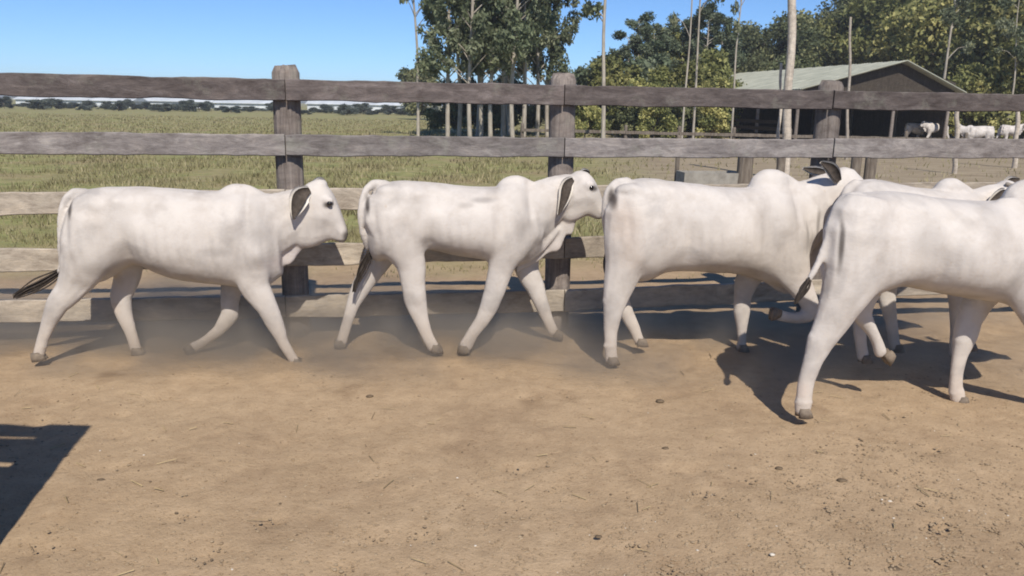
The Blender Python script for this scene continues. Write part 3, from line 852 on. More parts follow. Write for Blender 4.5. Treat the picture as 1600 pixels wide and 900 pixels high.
def cow4():
    c = Cow((1385, 643), 'largest, nearest white cow at the right edge, its front half out of frame', ((1323, 311), (1602, 293)))
    c.body([(1308, 352, 420, 0.07), (1312, 331, 460, 0.13), (1323, 313, 474, 0.21), (1345, 301, 474, 0.25), (1375, 298, 460, 0.26), (1405, 299, 447, 0.26),
            (1445, 305, 449, 0.285), (1490, 311, 458, 0.30), (1535, 314, 465, 0.295), (1575, 314, 470, 0.27), (1610, 312, 476, 0.225), (1640, 312, 470, 0.17), (1664, 320, 440, 0.12)])
    c.limb([(1592, 316, 0, 26, 0.085), (1600, 309, 0, 26, 0.085), (1622, 305, 0, 22, 0.065), (1650, 320, 0, 17, 0.055)])
    c.limb([(1600, 390, 0, 74, 0.2), (1650, 375, 0, 64, 0.16), (1695, 350, 0, 50, 0.12), (1730, 330, 0, 42, 0.1), (1750, 322, 0, 38, 0.09)])
    c.prof([(1730, 350, 1738, 385, .025), (1710, 365, 1722, 412, .02), (1690, 385, 1700, 450, .02), (1660, 410, 1668, 492, .022), (1630, 430, 1632, 502, .03), (1598, 440, 1596, 494, .04)])
    head(c, shift(H1, ((480, 287), (544, 367)), ((1738, 290), (1812, 384))))
    c.ell(1760, 292, 0, 12, 9, 0.06)
    W = 0.155
    c.limb([(1348, 365, -W + .02, 62, 0.14), (1337, 425, -W, 50, 0.115), (1316, 470, -W, 35, 0.09), (1298, 506, -W, 27, 0.064), (1282, 534, -W, 21, 0.052), (1270, 562, -W, 15, 0.036), (1260, 594, -W, 12.5, 0.030), (1256, 620, -W, 12.5, 0.03), (1254, 638, -W, 13, 0.032)])
    c.limb([(1362, 375, W - .02, 52, 0.13), (1356, 430, W, 36, 0.1), (1347, 470, W, 22, 0.07), (1347, 492, W, 15, 0.052), (1360, 514, W, 10, 0.036), (1371, 534, W, 8, 0.028), (1376, 550, W, 9, 0.03)])
    c.limb([(1580, 370, W, 56, 0.11), (1560, 420, W - .01, 42, 0.1), (1530, 468, W, 25, 0.075), (1514, 500, W, 18.5, 0.055), (1508, 528, W, 17, 0.048), (1500, 556, W, 12, 0.034), (1495, 584, W, 10.5, 0.028), (1493, 606, W, 10.5, 0.03), (1496, 620, W, 11, 0.032)])
    c.limb([(1582, 338, -W + .05, 32, 0.06), (1590, 375, -W, 56, 0.10), (1604, 430, -W, 46, 0.1), (1622, 480, -W, 32, 0.08), (1642, 522, -W, 22, 0.055), (1656, 552, -W, 18, 0.048), (1668, 585, -W, 12.5, 0.034), (1676, 615, -W, 11.5, 0.03), (1682, 636, -W, 12, 0.032)])
    c.ell(1345, 322, -0.14, 28, 14, 0.075); c.ell(1345, 322, 0.14, 28, 14, 0.075)
    c.ell(1392, 329, -0.120, 30, 18, 0.05); c.ell(1392, 329, 0.120, 30, 18, 0.05)
    c.limb([(1340, 309, -0.03, 10), (1320, 312, -0.07, 9), (1307, 326, -0.11, 7.5), (1297, 350, -0.14, 6.2), (1290, 380, -0.15, 5.5), (1278, 412, -0.15, 5), (1262, 440, -0.15, 4.5)])
    c.ell(1274, 528, -W, 12, 12, 0.034); c.ell(1255, 628, -W, 14, 9, .035); c.ell(1505, 530, W, 15, 13, .045); c.ell(1494, 612, W, 12, 9, .033)
    c.finish(patches=[(1312, 378, -1, 4, 46, DK, 0.85), (1512, 318, -1, 20, 5, GREY, 0.1), (1440, 375, -1, 34, 30, GREY, 0.4), (1480, 400, -1, 40, 20, GREY, 0.25), (1550, 350, -1, 24, 40, GREY, 0.3), (1470, 455, 0, 60, 8, GREY, 0.4), (1300, 540, -1, 14, 14, GREY, 0.3),  # narrow dark strip paints the shade between tail and rump
                      (1812, 384, 0, 12, 14, DK, 0.75), (1256, 612, -1, 12, 14, (0.55, 0.45, 0.38), 0.4)])
    c.eye(1772, 318, -0.11); c.eye(1772, 318, 0.11)
    c.ear([(1744, 306, 0), (1728, 318, -0.05), (1718, 340, -0.08), (1710, 362, -0.09)], -0.1, [7, 17, 13, 2])
    c.ear([(1746, 300, 0), (1734, 292, 0.06), (1722, 296, 0.1)], 0.1, [6, 10, 2])
    c.hoof(1253, 651, -W, 0.0); c.hoof(1381, 560, W, -0.9, 0.9); c.hoof(1499, 632, W, -0.1); c.hoof(1684, 650, -W, -0.1)
    c.tail_tuft([(1262, 438, 5), (1256, 450, 6), (1249, 462, 5), (1243, 474, 2)], -0.15)
    return c

def cow5():
    c = Cow((1440, 568), 'white cow seen only as back, hump and poll behind the nearest one')
    c.body([(1316, 330, 380, 0.09), (1322, 305, 410, 0.15), (1334, 288, 425, 0.2), (1350, 281, 428, 0.23), (1375, 281, 420, 0.24), (1400, 286, 412, 0.25),
            (1430, 291, 418, 0.265), (1458, 295, 425, 0.27), (1485, 297, 430, 0.24), (1510, 297, 428, 0.2), (1530, 298, 410, 0.14)])
    c.limb([(1476, 302, 0, 18, 0.07), (1479, 298, 0, 18, 0.07), (1490, 298, 0, 17, 0.065), (1510, 306, 0, 13, 0.05)])
    c.limb([(1495, 350, 0, 52, 0.17), (1525, 338, 0, 42, 0.13), (1550, 324, 0, 34, 0.11), (1570, 316, 0, 28, 0.09)])
    head(c, shift(H1, ((480, 287), (544, 367)), ((1562, 286), (1612, 354))))
    c.ell(1572, 290, 0, 10, 7, 0.06)
    W = 0.13
    c.limb([(1350, 340, -W, 42, 0.12), (1352, 395, -W, 30, 0.1), (1350, 440, -W, 18, 0.06), (1340, 470, -W, 14, 0.046), (1342, 505, -W, 9.5, 0.03), (1346, 545, -W, 9, 0.028), (1348, 556, -W, 9.5, 0.03)])
    c.limb([(1355, 340, W, 40, 0.12), (1372, 395, W, 28, 0.1), (1384, 435, W, 18, 0.06), (1386, 465, W, 14, 0.046), (1392, 500, W, 9.5, 0.03), (1398, 540, W, 9, 0.03)])
    c.limb([(1495, 350, -W, 38, 0.1), (1495, 400, -W, 28, 0.09), (1496, 440, -W, 17, 0.06), (1497, 475, -W, 13, 0.046), (1494, 515, -W, 9, 0.03), (1492, 550, -W, 9, 0.03)])
    c.limb([(1498, 350, W, 36, 0.1), (1490, 400, W, 26, 0.09), (1500, 440, W, 16, 0.06), (1508, 468, W, 12, 0.046), (1510, 505, W, 8.5, 0.03), (1512, 538, W, 8.5, 0.03)])
    c.limb([(1336, 288, 0, 8), (1322, 300, 0, 7), (1316, 330, 0, 5.5), (1314, 370, 0, 4.5), (1314, 410, 0, 4)])
    c.finish(patches=[(1606, 362, 0, 9, 10, DK, 0.7)])
    c.eye(1586, 312, -0.1); c.eye(1586, 312, 0.1)
    c.ear([(1572, 300, 0), (1566, 304, -0.05), (1556, 311, -0.08), (1546, 318, -0.1)], -0.09, [5, 9, 8, 2])
    c.ear([(1568, 292, 0), (1580, 284, 0.06), (1594, 280, 0.1)], 0.09, [5, 8, 2])
    c.horn([(1574, 288, 0), (1588, 290, -0.03), (1602, 284, -0.05)], -0.06, 0.016)
    c.hoof(1350, 566, -W, 0); c.hoof(1400, 549, W, 0); c.hoof(1494, 559, -W, 0); c.hoof(1514, 547, W, 0)
    c.tail_tuft([(1314, 408, 5), (1315, 425, 7), (1317, 445, 3)], 0)
    return c
COWS = [cow1(), cow2(), cow3(), cow4(), cow5()]

# ------------------------------------------------------------------ trees
def leaves(centers, radii, n, size, seed, elong=1.6, hang=0.0, squash=0.8, light_dir=True):
    r = np.random.default_rng(seed)
    centers = np.array(centers, float); radii = np.array(radii, float)
    pw = radii ** 2; pw = pw / pw.sum()
    idx = r.choice(len(centers), n, p=pw)
    d = r.normal(size=(n, 3)); d /= np.linalg.norm(d, axis=1)[:, None]
    rr = radii[idx] * (r.random(n) ** 0.45) * (1 + 0.15 * r.normal(size=n))
    P = centers[idx] + d * rr[:, None] * np.array((1, 1, squash))
    a = r.normal(size=(n, 3)); a[:, 2] -= hang; a /= np.linalg.norm(a, axis=1)[:, None]
    b = np.cross(a, r.normal(size=(n, 3))); b /= np.linalg.norm(b, axis=1)[:, None]
    s = size * (0.6 + 0.8 * r.random(n))
    A = a * (s * elong / 2)[:, None]; B = b * (s / 2)[:, None]
    V = np.stack([P - A, P + B, P + A, P - B], 1).reshape(-1, 3)
    F = np.arange(n * 4).reshape(-1, 4)
    ctint = r.random(len(centers))
    t = np.clip(0.55 * ctint[idx] + 0.45 * r.random(n), 0, 1)
    return V, F, np.repeat(t, 4)

def trunk_mb(pts, rad, k=8):
    mb = MB(); mb.tube(pts, rad, k, n=3); return mb

def make_tree(name, H, seed, kind):
    """kind: euc tall thin eucalyptus, broad round tree, bush"""
    r = random.Random(seed)
    root = empty(name, (0, 0, 0))
    mb = MB()
    lean = (r.uniform(-.4, .4), r.uniform(-.4, .4))
    def tp(z): q = max(0.0, z / H) ** 1.5; return (lean[0] * q + 0.12 * math.sin(z * 0.7 + seed), lean[1] * q, z)
    cs = []; rs = []
    if kind == 'euc':
        r0 = 0.085 + 0.04 * r.random()
        zs = [-0.3, H * .15, H * .3, H * .5, H * .7, H * .85, H * 0.98]
        mb.tube([tp(z) for z in zs], [r0 * (1.1 - z / H * 0.95) for z in zs], 8, n=3)
        for i in range(40):
            z = H * (0.19 + 0.8 * (i + r.random()) / 40)
            a = r.uniform(0, 6.28); L = (0.35 + 1.15 * (1 - z / H)) * r.uniform(0.6, 1.3) + 0.25
            p0 = tp(z); p1 = (p0[0] + math.cos(a) * L * .6, p0[1] + math.sin(a) * L * .6, z + L * 0.55); p2 = (p0[0] + math.cos(a) * L, p0[1] + math.sin(a) * L, z + L * .75)
            mb.tube([p0, p1, p2], [0.03, 0.018, 0.008], 5, n=2)
            cs += [p1, p2]; rs += [r.uniform(.18, .42), r.uniform(.2, .5)]
        lv = leaves(cs, rs, 10500, 0.10, seed, 2.4, 1.0, 1.45)
        lm, bm = M['leaf_euc'], M['bark']
    elif kind == 'broad':
        r0 = 0.22
        mb.tube([tp(-0.3), tp(H * .15), tp(H * .3), tp(H * .45)], [r0, r0 * .85, r0 * .7, r0 * .5], 9, n=3)
        for i in range(34):
            a = r.uniform(0, 6.28); u = r.random(); z = H * (0.2 + 0.72 * u)
            L = H * 0.34 * math.sin(math.pi * min(1, 0.18 + 0.8 * u)) * r.uniform(.55, 1.1)
            p0 = tp(min(z * 0.6, H * .45)); p2 = (p0[0] + math.cos(a) * L, p0[1] + math.sin(a) * L, z)
            p1 = tuple((p0[j] + p2[j]) / 2 + (0.1 * H * .3 if j == 2 else 0) for j in range(3))
            mb.tube([p0, p1, p2], [0.08, 0.05, 0.02], 5, n=2)
            cs.append(p2); rs.append(H * r.uniform(.07, .15))
            cs.append(p1); rs.append(H * r.uniform(.05, .1))
        lv = leaves(cs, rs, 17000, 0.15, seed, 1.9, 0.3, 0.85)
        lm, bm = M['leaf_dark'], M['bark_dark']
    elif kind == 'wispy':
        r0 = 0.075
        zs = [-0.3, H * .2, H * .4, H * .6, H * .8, H]
        mb.tube([tp(z) for z in zs], [r0 * (1.1 - z / H) + .012 for z in zs], 8, n=3)
        for i in range(12):
            z = H * r.uniform(0.4, 1.0); a = r.uniform(0, 6.28); L = r.uniform(.5, 1.5)
            p0 = tp(z); p1 = (p0[0] + math.cos(a) * L * .5, p0[1] + math.sin(a) * L * .5, z + L * 0.5); p2 = (p0[0] + math.cos(a) * L, p0[1] + math.sin(a) * L, z + L * .55)
            mb.tube([p0, p1, p2], [0.028, 0.018, 0.008], 5, n=2)
            if i % 2 == 0: cs += [p2, p1]; rs += [r.uniform(.3, .5), r.uniform(.2, .35)]
            else: cs += [p2]; rs += [r.uniform(.2, .35)]
        lv = leaves(cs, rs, 1500, 0.11, seed, 2.2, 0.8, 1.0)
        lm, bm = M['leaf_euc'], M['bark']
    else:
        mb.tube([tp(-0.2), tp(H * .25), tp(H * .5)], [0.09, 0.07, 0.04], 7, n=3)
        for i in range(18):
            a = r.uniform(0, 6.28); u = r.random(); z = H * (0.12 + 0.8 * u); L = H * .38 * math.sqrt(max(0.05, 1 - (u - .25) ** 2 * 1.6)) * r.uniform(.4, 1)
            p0 = tp(H * .2); p2 = (math.cos(a) * L, math.sin(a) * L, z)
            mb.tube([p0, tuple((p0[j] + p2[j]) / 2 for j in range(3)), p2], [0.04, 0.025, 0.01], 5, n=2)
            cs.append(p2); rs.append(H * r.uniform(.1, .2))
        lv = leaves(cs, rs, 7000, 0.13, seed, 1.8, 0.2, 0.9)
        lm, bm = M['leaf_pale'], M['bark_dark']
    mb.build('trunk', bm, root)
    mesh_np('crown', lv[0], lv[1], lm, root, False, lv[2])
    return root

used = {}
def place(proto_list, i, px, py, dist_px_ground, Hwant, label, group, cat='tree', lm=None, rz=None):
    pass

proto = {}
def get(kind, v):
    key = (kind, v)
    nm = {'euc': 'eucalyptus_tree', 'broad': 'broadleaf_tree', 'wispy': 'thin_tree', 'bush': 'leafy_bush'}[kind]
    base = {'euc': 13.0, 'broad': 9.0, 'wispy': 11.0, 'bush': 4.0}[kind]
    if key not in proto:
        proto[key] = (make_tree(nm, base, {'euc': 10, 'broad': 30, 'wispy': 55, 'bush': 70}[kind] + v * 3, kind), base)
        return proto[key][0], base
    o, b = proto[key]
    return copy_tree(o), b

def plant(kind, v, px, Y, H, label, group=None, leaf=None, sxy=None, tr=random.Random(8)):
    """tree whose foot is seen at pixel column px at depth Y"""
    o, base = get(kind, v)
    # foot on the ground at this column: iterate along the roll
    y = 165 + (px - 800) * 0.0182 + FPX * CAMH / Y
    p = at(px, y, Y)
    o.location = (p.x, p.y, 0)
    k = H / base
    o.scale = (sxy or k, sxy or k, k)
    o.rotation_euler = (0, 0, tr.uniform(0, 6.28))
    tag(o, label, 'bush' if kind == 'bush' else 'tree', group)
    if leaf:
        for ch in o.children:
            if ch.name.startswith('crown'):
                ch.material_slots[0].link = 'OBJECT'
                ch.material_slots[0].material = M[leaf]
    return o

GE = 'eucalyptus trees in the tall clump beyond the fence'
eu = [(700, 43, 13.5), (716, 46, 14.5), (735, 41.5, 14), (752, 45, 15), (768, 43, 14), (786, 46.5, 15), (802, 42, 14.5), (818, 44.5, 15), (838, 47, 14), (856, 48, 13.5), (745, 48, 15), (796, 49, 15)]
for i, (px, Y, H) in enumerate(eu):
    plant('euc', i % 4, px, Y, H, 'tall eucalyptus with pale trunk in the clump over the middle cows', GE)
plant('wispy', 0, 655, 44, 11.5, 'sparse thin tree with scattered leaf tufts left of the eucalyptus clump')
plant('wispy', 1, 940, 36, 12, 'lone slender pale trunk with leaf tufts, right of the eucalyptus clump')
plant('wispy', 2, 1066, 40, 12.5, sxy=.6, label= 'thin nearly bare tree leaning left of the barn roof, left of its twin')
plant('wispy', 0, 1082, 41, 13, sxy=.7, label= 'thin nearly bare tree nearest the barn roof left end')
plant('wispy', 1, 1140, 38, 11, sxy=.6, label= 'thin tree with a leaf tuft hanging into the sky above the barn')
plant('bush', 0, 655, 95, 6.5, 'small dark round tree alone on the far pasture edge', leaf='leaf_dark')
GB = 'mixed trees left of the barn'
bl = [('euc', 0, 975, 62, 7.0, 'leaf_pale'), ('euc', 1, 992, 66, 8.6, 'leaf_pale'), ('euc', 2, 1010, 60, 7.4, 'leaf_pale'), ('broad', 2, 1040, 66, 8.2, 'leaf_yel'), ('euc', 3, 1062, 64, 8.4, 'leaf_pale'), ('euc', 0, 1082, 66, 8.8, 'leaf_euc'), ('euc', 1, 1098, 62, 9.0, 'leaf_pale'), ('euc', 2, 1116, 64, 8.6, 'leaf_pale'), ('broad', 1, 1128, 75, 7.6, 'leaf_pale'),
      ('bush', 1, 905, 60, 4.6, 'leaf_pale'), ('bush', 0, 930, 57, 5.0, 'leaf_pale'), ('bush', 2, 962, 55, 5.2, 'leaf_yel'), ('bush', 1, 1000, 50, 3.6, 'leaf_yel'), ('bush', 0, 1040, 52, 4.2, 'leaf_yel'), ('bush', 2, 1075, 51, 4.6, 'leaf_yel'), ('bush', 1, 1120, 54, 4.0, 'leaf_yel'), ('bush', 2, 870, 90, 5.5, 'leaf_dark'), ('bush', 1, 1020, 56, 5.4, 'leaf_pale'), ('bush', 0, 1100, 57, 5.6, 'leaf_yel')]
for k, v, px, Y, H, lf in bl:
    plant(k, v, px, Y, H, 'grey green tree in the low growth left of the barn' if k != 'bush' else 'leafy bush in the low growth left of the barn', GB if k != 'bush' else 'bushes in the low growth left of the barn', lf, sxy=(1.15 if k == 'euc' else None))
for i, (px, Y, H) in enumerate(((700, 52, 3.2), (735, 54, 3.6), (770, 52, 3.3), (800, 55, 3.8), (840, 53, 3.0), (912, 44, 2.6), (975, 45, 2.9), (1020, 43, 2.4), (1060, 46, 3.0), (1110, 44, 2.5))):
    plant('bush', i % 3, px, Y, H, 'dark undergrowth bush behind the eucalyptus trunks' if px < 860 else 'low bush at the foot of the trees left of the barn', 'undergrowth behind the eucalyptus trunks' if px < 860 else 'low bushes at the foot of the trees left of the barn', 'leaf_dark' if px < 860 else ('leaf_yel' if i % 2 else 'leaf_dark'))
GW = 'wood of broadleaf trees behind the barn'
wl = [(1160, 80, 9.8), (1185, 76, 10.0), (1215, 82, 11.2), (1240, 74, 10.2), (1262, 84, 12), (1290, 76, 11), (1318, 82, 12), (1345, 74, 11.2), (1375, 80, 12.4), (1402, 70, 11.6), (1432, 76, 13), (1462, 66, 12), (1492, 72, 13), (1520, 62, 11.5), (1552, 70, 13.5), (1580, 58, 11), (1612, 66, 13.5), (1650, 56, 11.5), (1690, 62, 13), (1740, 60, 13), (1790, 64, 13)]
for i, (px, Y, H) in enumerate(wl):
    dk = px < 1340
    H *= 1.0 if px < 1300 else 1.15
    plant('broad', i % 3, px, Y, H, 'dark broadleaf tree in the wood behind the left half of the barn' if dk else 'yellow green broadleaf tree in the wood behind and right of the barn gable',
          GW if dk else 'sunlit trees right of the barn', 'leaf_dark' if dk else ('leaf_yel' if i % 4 else 'leaf_euc'))
for i, px in enumerate((1505, 1535, 1570, 1600, 1640, 1680)):
    plant('bush', i % 3, px, 50 + i % 2 * 4, 4.6 + (i % 3) * .8, 'bush under the trees right of the barn', 'bushes under the trees right of the barn', 'leaf_yel')
plant('wispy', 2, 1462, 50, 12, 'thin grey bare limbed tree at the upper right', leaf='leaf_euc')
plant('wispy', 0, 1570, 48, 9, 'thin pale tree near the right edge of the wood', leaf='leaf_euc')
# far belt at the left behind the field
rr = random.Random(44)
for i in range(64):
    px = -60 + i * 14.5 + rr.uniform(-6, 6)
    if 560 < px and rr.random() < 0.0: continue
    plant('bush', i % 3, px, rr.uniform(118, 150), rr.uniform(0.5, 1.9), 'low dark tree in the far belt at the edge of the field', 'low trees at the far edge of the field', 'leaf_far', sxy=rr.uniform(.6, 1.1))

# hills on the horizon: long low wooded rise hidden mostly behind the top rail
def hills():
    V = []; F = []
    n = 160
    for i in range(n + 1):
        a = math.radians(-75 + 150 * i / n)
        R0, R1, R2 = 900, 1500, 2600
        h = 4 + 3 * noise.noise(Vector((a * 4, 0, 0)))
        for R, z in ((R0, -1), (R1, h), (R2, h * 0.9), (R2 + 100, -5)):
            V.append((R * math.sin(a), R * math.cos(a), z))
    for i in range(n):
        for j in range(3):
            F.append((i * 4 + j, i * 4 + 4 + j, i * 4 + 5 + j, i * 4 + j + 1))
    tag(mesh_np('hills', V, F, M['hill'], None, True), 'low wooded rise along the far horizon', 'hills', kind='structure')
hills()

# long white sheds at the far left
def shed(px0, px1, Y, hw, hr, label):
    p0 = at(px0, 150 + FPX * CAMH / Y, Y); p1 = at(px1, 150 + FPX * CAMH / Y, Y)
    cx = (p0.x + p1.x) / 2; L = p1.x - p0.x; D = 7.0
    r = empty('long_shed', (cx, Y, 0))
    tag(r, label, 'shed', 'long white sheds beyond the far field')
    mb = MB()
    for (x0, x1, y0, y1, z0, z1) in ((-L / 2, L / 2, 0, D, -0.2, hw),):
        mb.v += [(x0, y0, z0), (x1, y0, z0), (x1, y1, z0), (x0, y1, z0), (x0, y0, z1), (x1, y0, z1), (x1, y1, z1), (x0, y1, z1)]
        mb.f += [(0, 1, 5, 4), (1, 2, 6, 5), (2, 3, 7, 6), (3, 0, 4, 7), (4, 5, 6, 7)]
    mb.build('wall', M['white'], r, False)
    mb = MB()
    e = 0.4
    mb.v += [(-L / 2 - e, -e, hw + .02), (L / 2 + e, -e, hw + .02), (L / 2 + e, D / 2, hr), (-L / 2 - e, D / 2, hr), (L / 2 + e, D + e, hw + .02), (-L / 2 - e, D + e, hw + .02),
             (-L / 2 - e, -e, hw - .06), (L / 2 + e, -e, hw - .06), (L / 2 + e, D + e, hw - .06), (-L / 2 - e, D + e, hw - .06)]
    mb.f += [(0, 1, 2, 3), (3, 2, 4, 5), (6, 7, 1, 0), (7, 8, 4, 2, 1), (9, 6, 0, 3, 5), (8, 9, 5, 4), (9, 8, 7, 6)]
    mb.build('roof', M['white'], r, False)
shed(25, 205, 170, 1.3, 2.2, 'long white shed at the far left beyond the field')
shed(215, 330, 178, 1.4, 2.4, 'white shed in the middle of the far row')
shed(335, 420, 165, 1.3, 2.2, 'short white shed left of the leftmost tall post')
shed(480, 640, 180, 1.4, 2.3, 'white shed just left of the eucalyptus clump')

# ------------------------------------------------------------------ barn
def barn():
    Y0 = 46.0
    apex = at(1409, 95, Y0)
    eaveL = at(1300, 141, Y0 - 0.0); eaveR = at(1520, 152, Y0)
    far_r = at(1205, 113, 60.0); far_e = at(1098, 138, 58.0)
    b = empty('open_barn', (apex.x, apex.y, 0)); O = Vector((apex.x, apex.y, 0))
    tag(b, 'open sided barn with pale green grey gabled sheet roof before the wood', 'barn')
    z_r = apex.z; 
    # ridge direction on the ground, back and to the left
    rd = Vector((far_r.x - apex.x, far_r.y - apex.y, 0)); L = rd.length * 1.3; rd.normalize()
    sd_ = Vector((rd.y, -rd.x, 0))          # to the right of the ridge
    if sd_.x < 0: sd_ = -sd_
    wL = 6.2; wR = 4.0; ez = 2.95
    ov = 0.0
    def R(t, s, z): return tuple(rd * t + sd_ * s + Vector((0, 0, z)))
    # corrugated roof slabs
    for sgn, wd in ((-1, wL), (1, wR)):
        V = []; F = []; n = 160
        for i in range(n + 1):
            t = -0.5 + (L + 1.0) * i / n; c = 0.03 * math.cos(i * math.pi * 0.9)
            V += [R(t, 0, z_r + c), R(t, sgn * wd, ez + c), R(t, sgn * wd, ez + c - .05), R(t, 0, z_r + c - .05)]
        for i in range(n):
            for j in range(4):
                F.append((i * 4 + j, i * 4 + (j + 1) % 4, i * 4 + 4 + (j + 1) % 4, i * 4 + 4 + j))
        F.append((0, 1, 2, 3)); F.append((n * 4 + 3, n * 4 + 2, n * 4 + 1, n * 4))
        mesh_np('roof_slope', V, F, M['roof'], b)
    def box(mb, p, q, w_, h0, h1):
        p = Vector(p); q = Vector(q); d = (q - p); d.z = 0; d.normalize(); s_ = Vector((-d.y, d.x, 0)) * w_ / 2
        k = len(mb.v)
        for z in (h0, h1):
            for pt in (p - s_, q - s_, q + s_, p + s_): mb.v.append((pt.x, pt.y, z))
        mb.f += [tuple(k + i for i in f) for f in ((0, 3, 2, 1), (4, 5, 6, 7), (0, 1, 5, 4), (1, 2, 6, 5), (2, 3, 7, 6), (3, 0, 4, 7))]
    # gable board wall under the near rakes (upper part), back wall
    V = []; k = 24; F = []
    for i in range(k + 1):
        s_ = -wL + 0.3 + (wL + wR - .6) * i / k
        zt = z_r - abs(s_) / wL * (z_r - ez) - .12
        zb = 2.3
        V += [R(0.1, s_, zb), R(0.1, s_, max(zt, zb + .01)), R(0.16, s_, max(zt, zb + .01)), R(0.16, s_, zb)]
    for i in range(k):
        for j in range(4): F.append((i * 4 + j, i * 4 + (j + 1) % 4, i * 4 + 4 + (j + 1) % 4, i * 4 + 4 + j))
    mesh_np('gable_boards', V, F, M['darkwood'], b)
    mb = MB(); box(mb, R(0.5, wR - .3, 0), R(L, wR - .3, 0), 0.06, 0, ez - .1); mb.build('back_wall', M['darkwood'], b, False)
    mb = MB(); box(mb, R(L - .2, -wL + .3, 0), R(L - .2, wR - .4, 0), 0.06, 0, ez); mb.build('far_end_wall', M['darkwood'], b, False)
    for t in (0.2, L * .25, L * .5, L * .75, L - .4):
        for s_ in (-wL + .3, 0, wR - .5):
            if s_ == 0 and t > 1: continue
            mb = MB(); a = R(t, s_, 0); mb.tube([(a[0], a[1], -.2), (a[0], a[1], 1.5), (a[0], a[1], ez - .06 if s_ else z_r - .3)], [.11, .1, .09], 8)
            mb.build('post', M['post'], b)
    for s_ in (-wL + .3,):
        mb = MB(); box(mb, R(0.2, s_, 0), R(L - .2, s_, 0), 0.1, ez - .28, ez - .1); mb.build('eave_beam', M['darkwood'], b, False)
    # inner half height boards of the feeding stalls
    mb = MB()
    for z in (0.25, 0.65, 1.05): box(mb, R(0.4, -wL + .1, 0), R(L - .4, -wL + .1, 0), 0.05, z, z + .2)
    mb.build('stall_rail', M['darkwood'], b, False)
barn()

# tall pole with its thin companion and smaller poles
def pole(px0, y0, px1, y1, Y, r0, r1, label, name='wooden_pole', m='pole', group=None):
    g = at(px0, y0, Y); g = ground(px0, 165 + (px0 - 800) * .0182 + FPX * CAMH / Y)
    t = at(px1, y1, g.y)
    mb = MB()
    n = 7
    pts = [(0 + (t.x - g.x) * i / n + 0.03 * math.sin(i * 1.7), 0.02 * math.cos(i), -0.1 + (t.z + .1) * i / n) for i in range(n + 1)]
    mb.tube(pts, [r0 + (r1 - r0) * i / n for i in range(n + 1)], 10, n=3)
    o = mb.build(name, M[m]); o.location = (g.x, g.y, 0)
    tag(o, label, 'pole', group)
    return o
pole(1226, 275, 1241, -60, 21, 0.115, 0.1, 'tall pale pole rising out of the picture before the barn')
pole(1214, 275, 1222, 100, 21.5, 0.05, 0.035, 'thin short pole standing close beside the tall pale pole')
pole(1322, 260, 1330, 28, 30, 0.06, 0.045, 'slim pale pole with a forked top before the barn roof')
pole(1491, 275, 1497, 168, 24, 0.075, 0.065, 'short pale fence pole under the right end of the barn')
pole(1585, 275, 1592, 150, 27, 0.09, 0.06, 'pale crooked pole at the right edge below the trees')

# yard fence far behind, at the foot of the barn
def yard_fence():
    A = ground(815, 165 + FPX * CAMH / 37.0); B = ground(1700, 181 + FPX * CAMH / 33.0)
    d = (B - A); L = d.length; rz = math.atan2(d.y, d.x)
    f = empty('yard_fence', A, rz); tag(f, 'far low dark rail fence running along the foot of the trees and barn', 'fence')
    n = 11
    for i in range(n):
        x = L * i / (n - 1)
        mb = MB(); mb.tube([(x, 0.1, -.1), (x, 0.1, .5), (x, 0.1, .95)], [.09, .085, .08], 8); mb.build('post', M['bark_dark'], f)
    for z in (0.3, 0.68):
        for i in range(n - 1):
            board('rail', Vector((L * i / (n - 1) + .01, 0, z + .07)), Vector((0, 0, z - .07)), Vector((L * (i + 1) / (n - 1) - .01, 0, z + .07)), Vector((0, 0, z - .07)), .04, M['bark_dark'], f, 0, i + z, 0.02)
yard_fence()
# nearer cross posts in the yard
for i, (px, Y, wd, hh, lab) in enumerate(((1161, 17.5, .17, 1.0, 'dark stump post left of the tall pole'), (1216, 17.0, .09, 1.0, 'slim dark post at the foot of the tall pole'), (1332, 17.2, .11, 1.0, 'dark post just right of the third fence post'), (1355, 17.4, .13, 1.0, 'dark post further right of the third fence post'), (1056, 18, .05, 1.2, 'thin dark stake beside the water trough'))):
    g = ground(px, 165 + (px - 800) * .0182 + FPX * CAMH / Y)
    o = rough_post('yard_post', 0, 0, wd, hh, M['bark_dark'], None, px * .1); o.location = (g.x, g.y, 0)
    tag(o, lab, 'post')
# water trough
def trough():
    g = ground(1105, 170 + FPX * CAMH / 17.6)
    mb = MB()
    prof = []
    for x, sx in ((-.62, 1), (.62, 1)):
        prof.append([(x, -.28, 0), (x, -.32, .42), (x, -.26, .42), (x, -.22, .12), (x, .22, .12), (x, .26, .42), (x, .32, .42), (x, .28, 0)])
    mb.rings(prof, cap=False)
    for x in (-.62, .62):
        for a, b2 in ((-.03, .03),):
            k = len(mb.v)
            mb.v += [(x + a, -.29, 0), (x + a, .29, 0), (x + a, .325, .425), (x + a, -.325, .425), (x + b2, -.29, 0), (x + b2, .29, 0), (x + b2, .325, .425), (x + b2, -.325, .425)]
            mb.f += [tuple(k + i for i in f) for f in ((0, 3, 2, 1), (4, 5, 6, 7), (0, 1, 5, 4), (1, 2, 6, 5), (2, 3, 7, 6), (3, 0, 4, 7))]
    o = mb.build('water_trough', M['concrete'], None, False); o.location = (g.x, g.y, 0); o.rotation_euler = (0, 0, .1)
    tag(o, 'old concrete water trough in the yard behind the fence', 'trough')
trough()

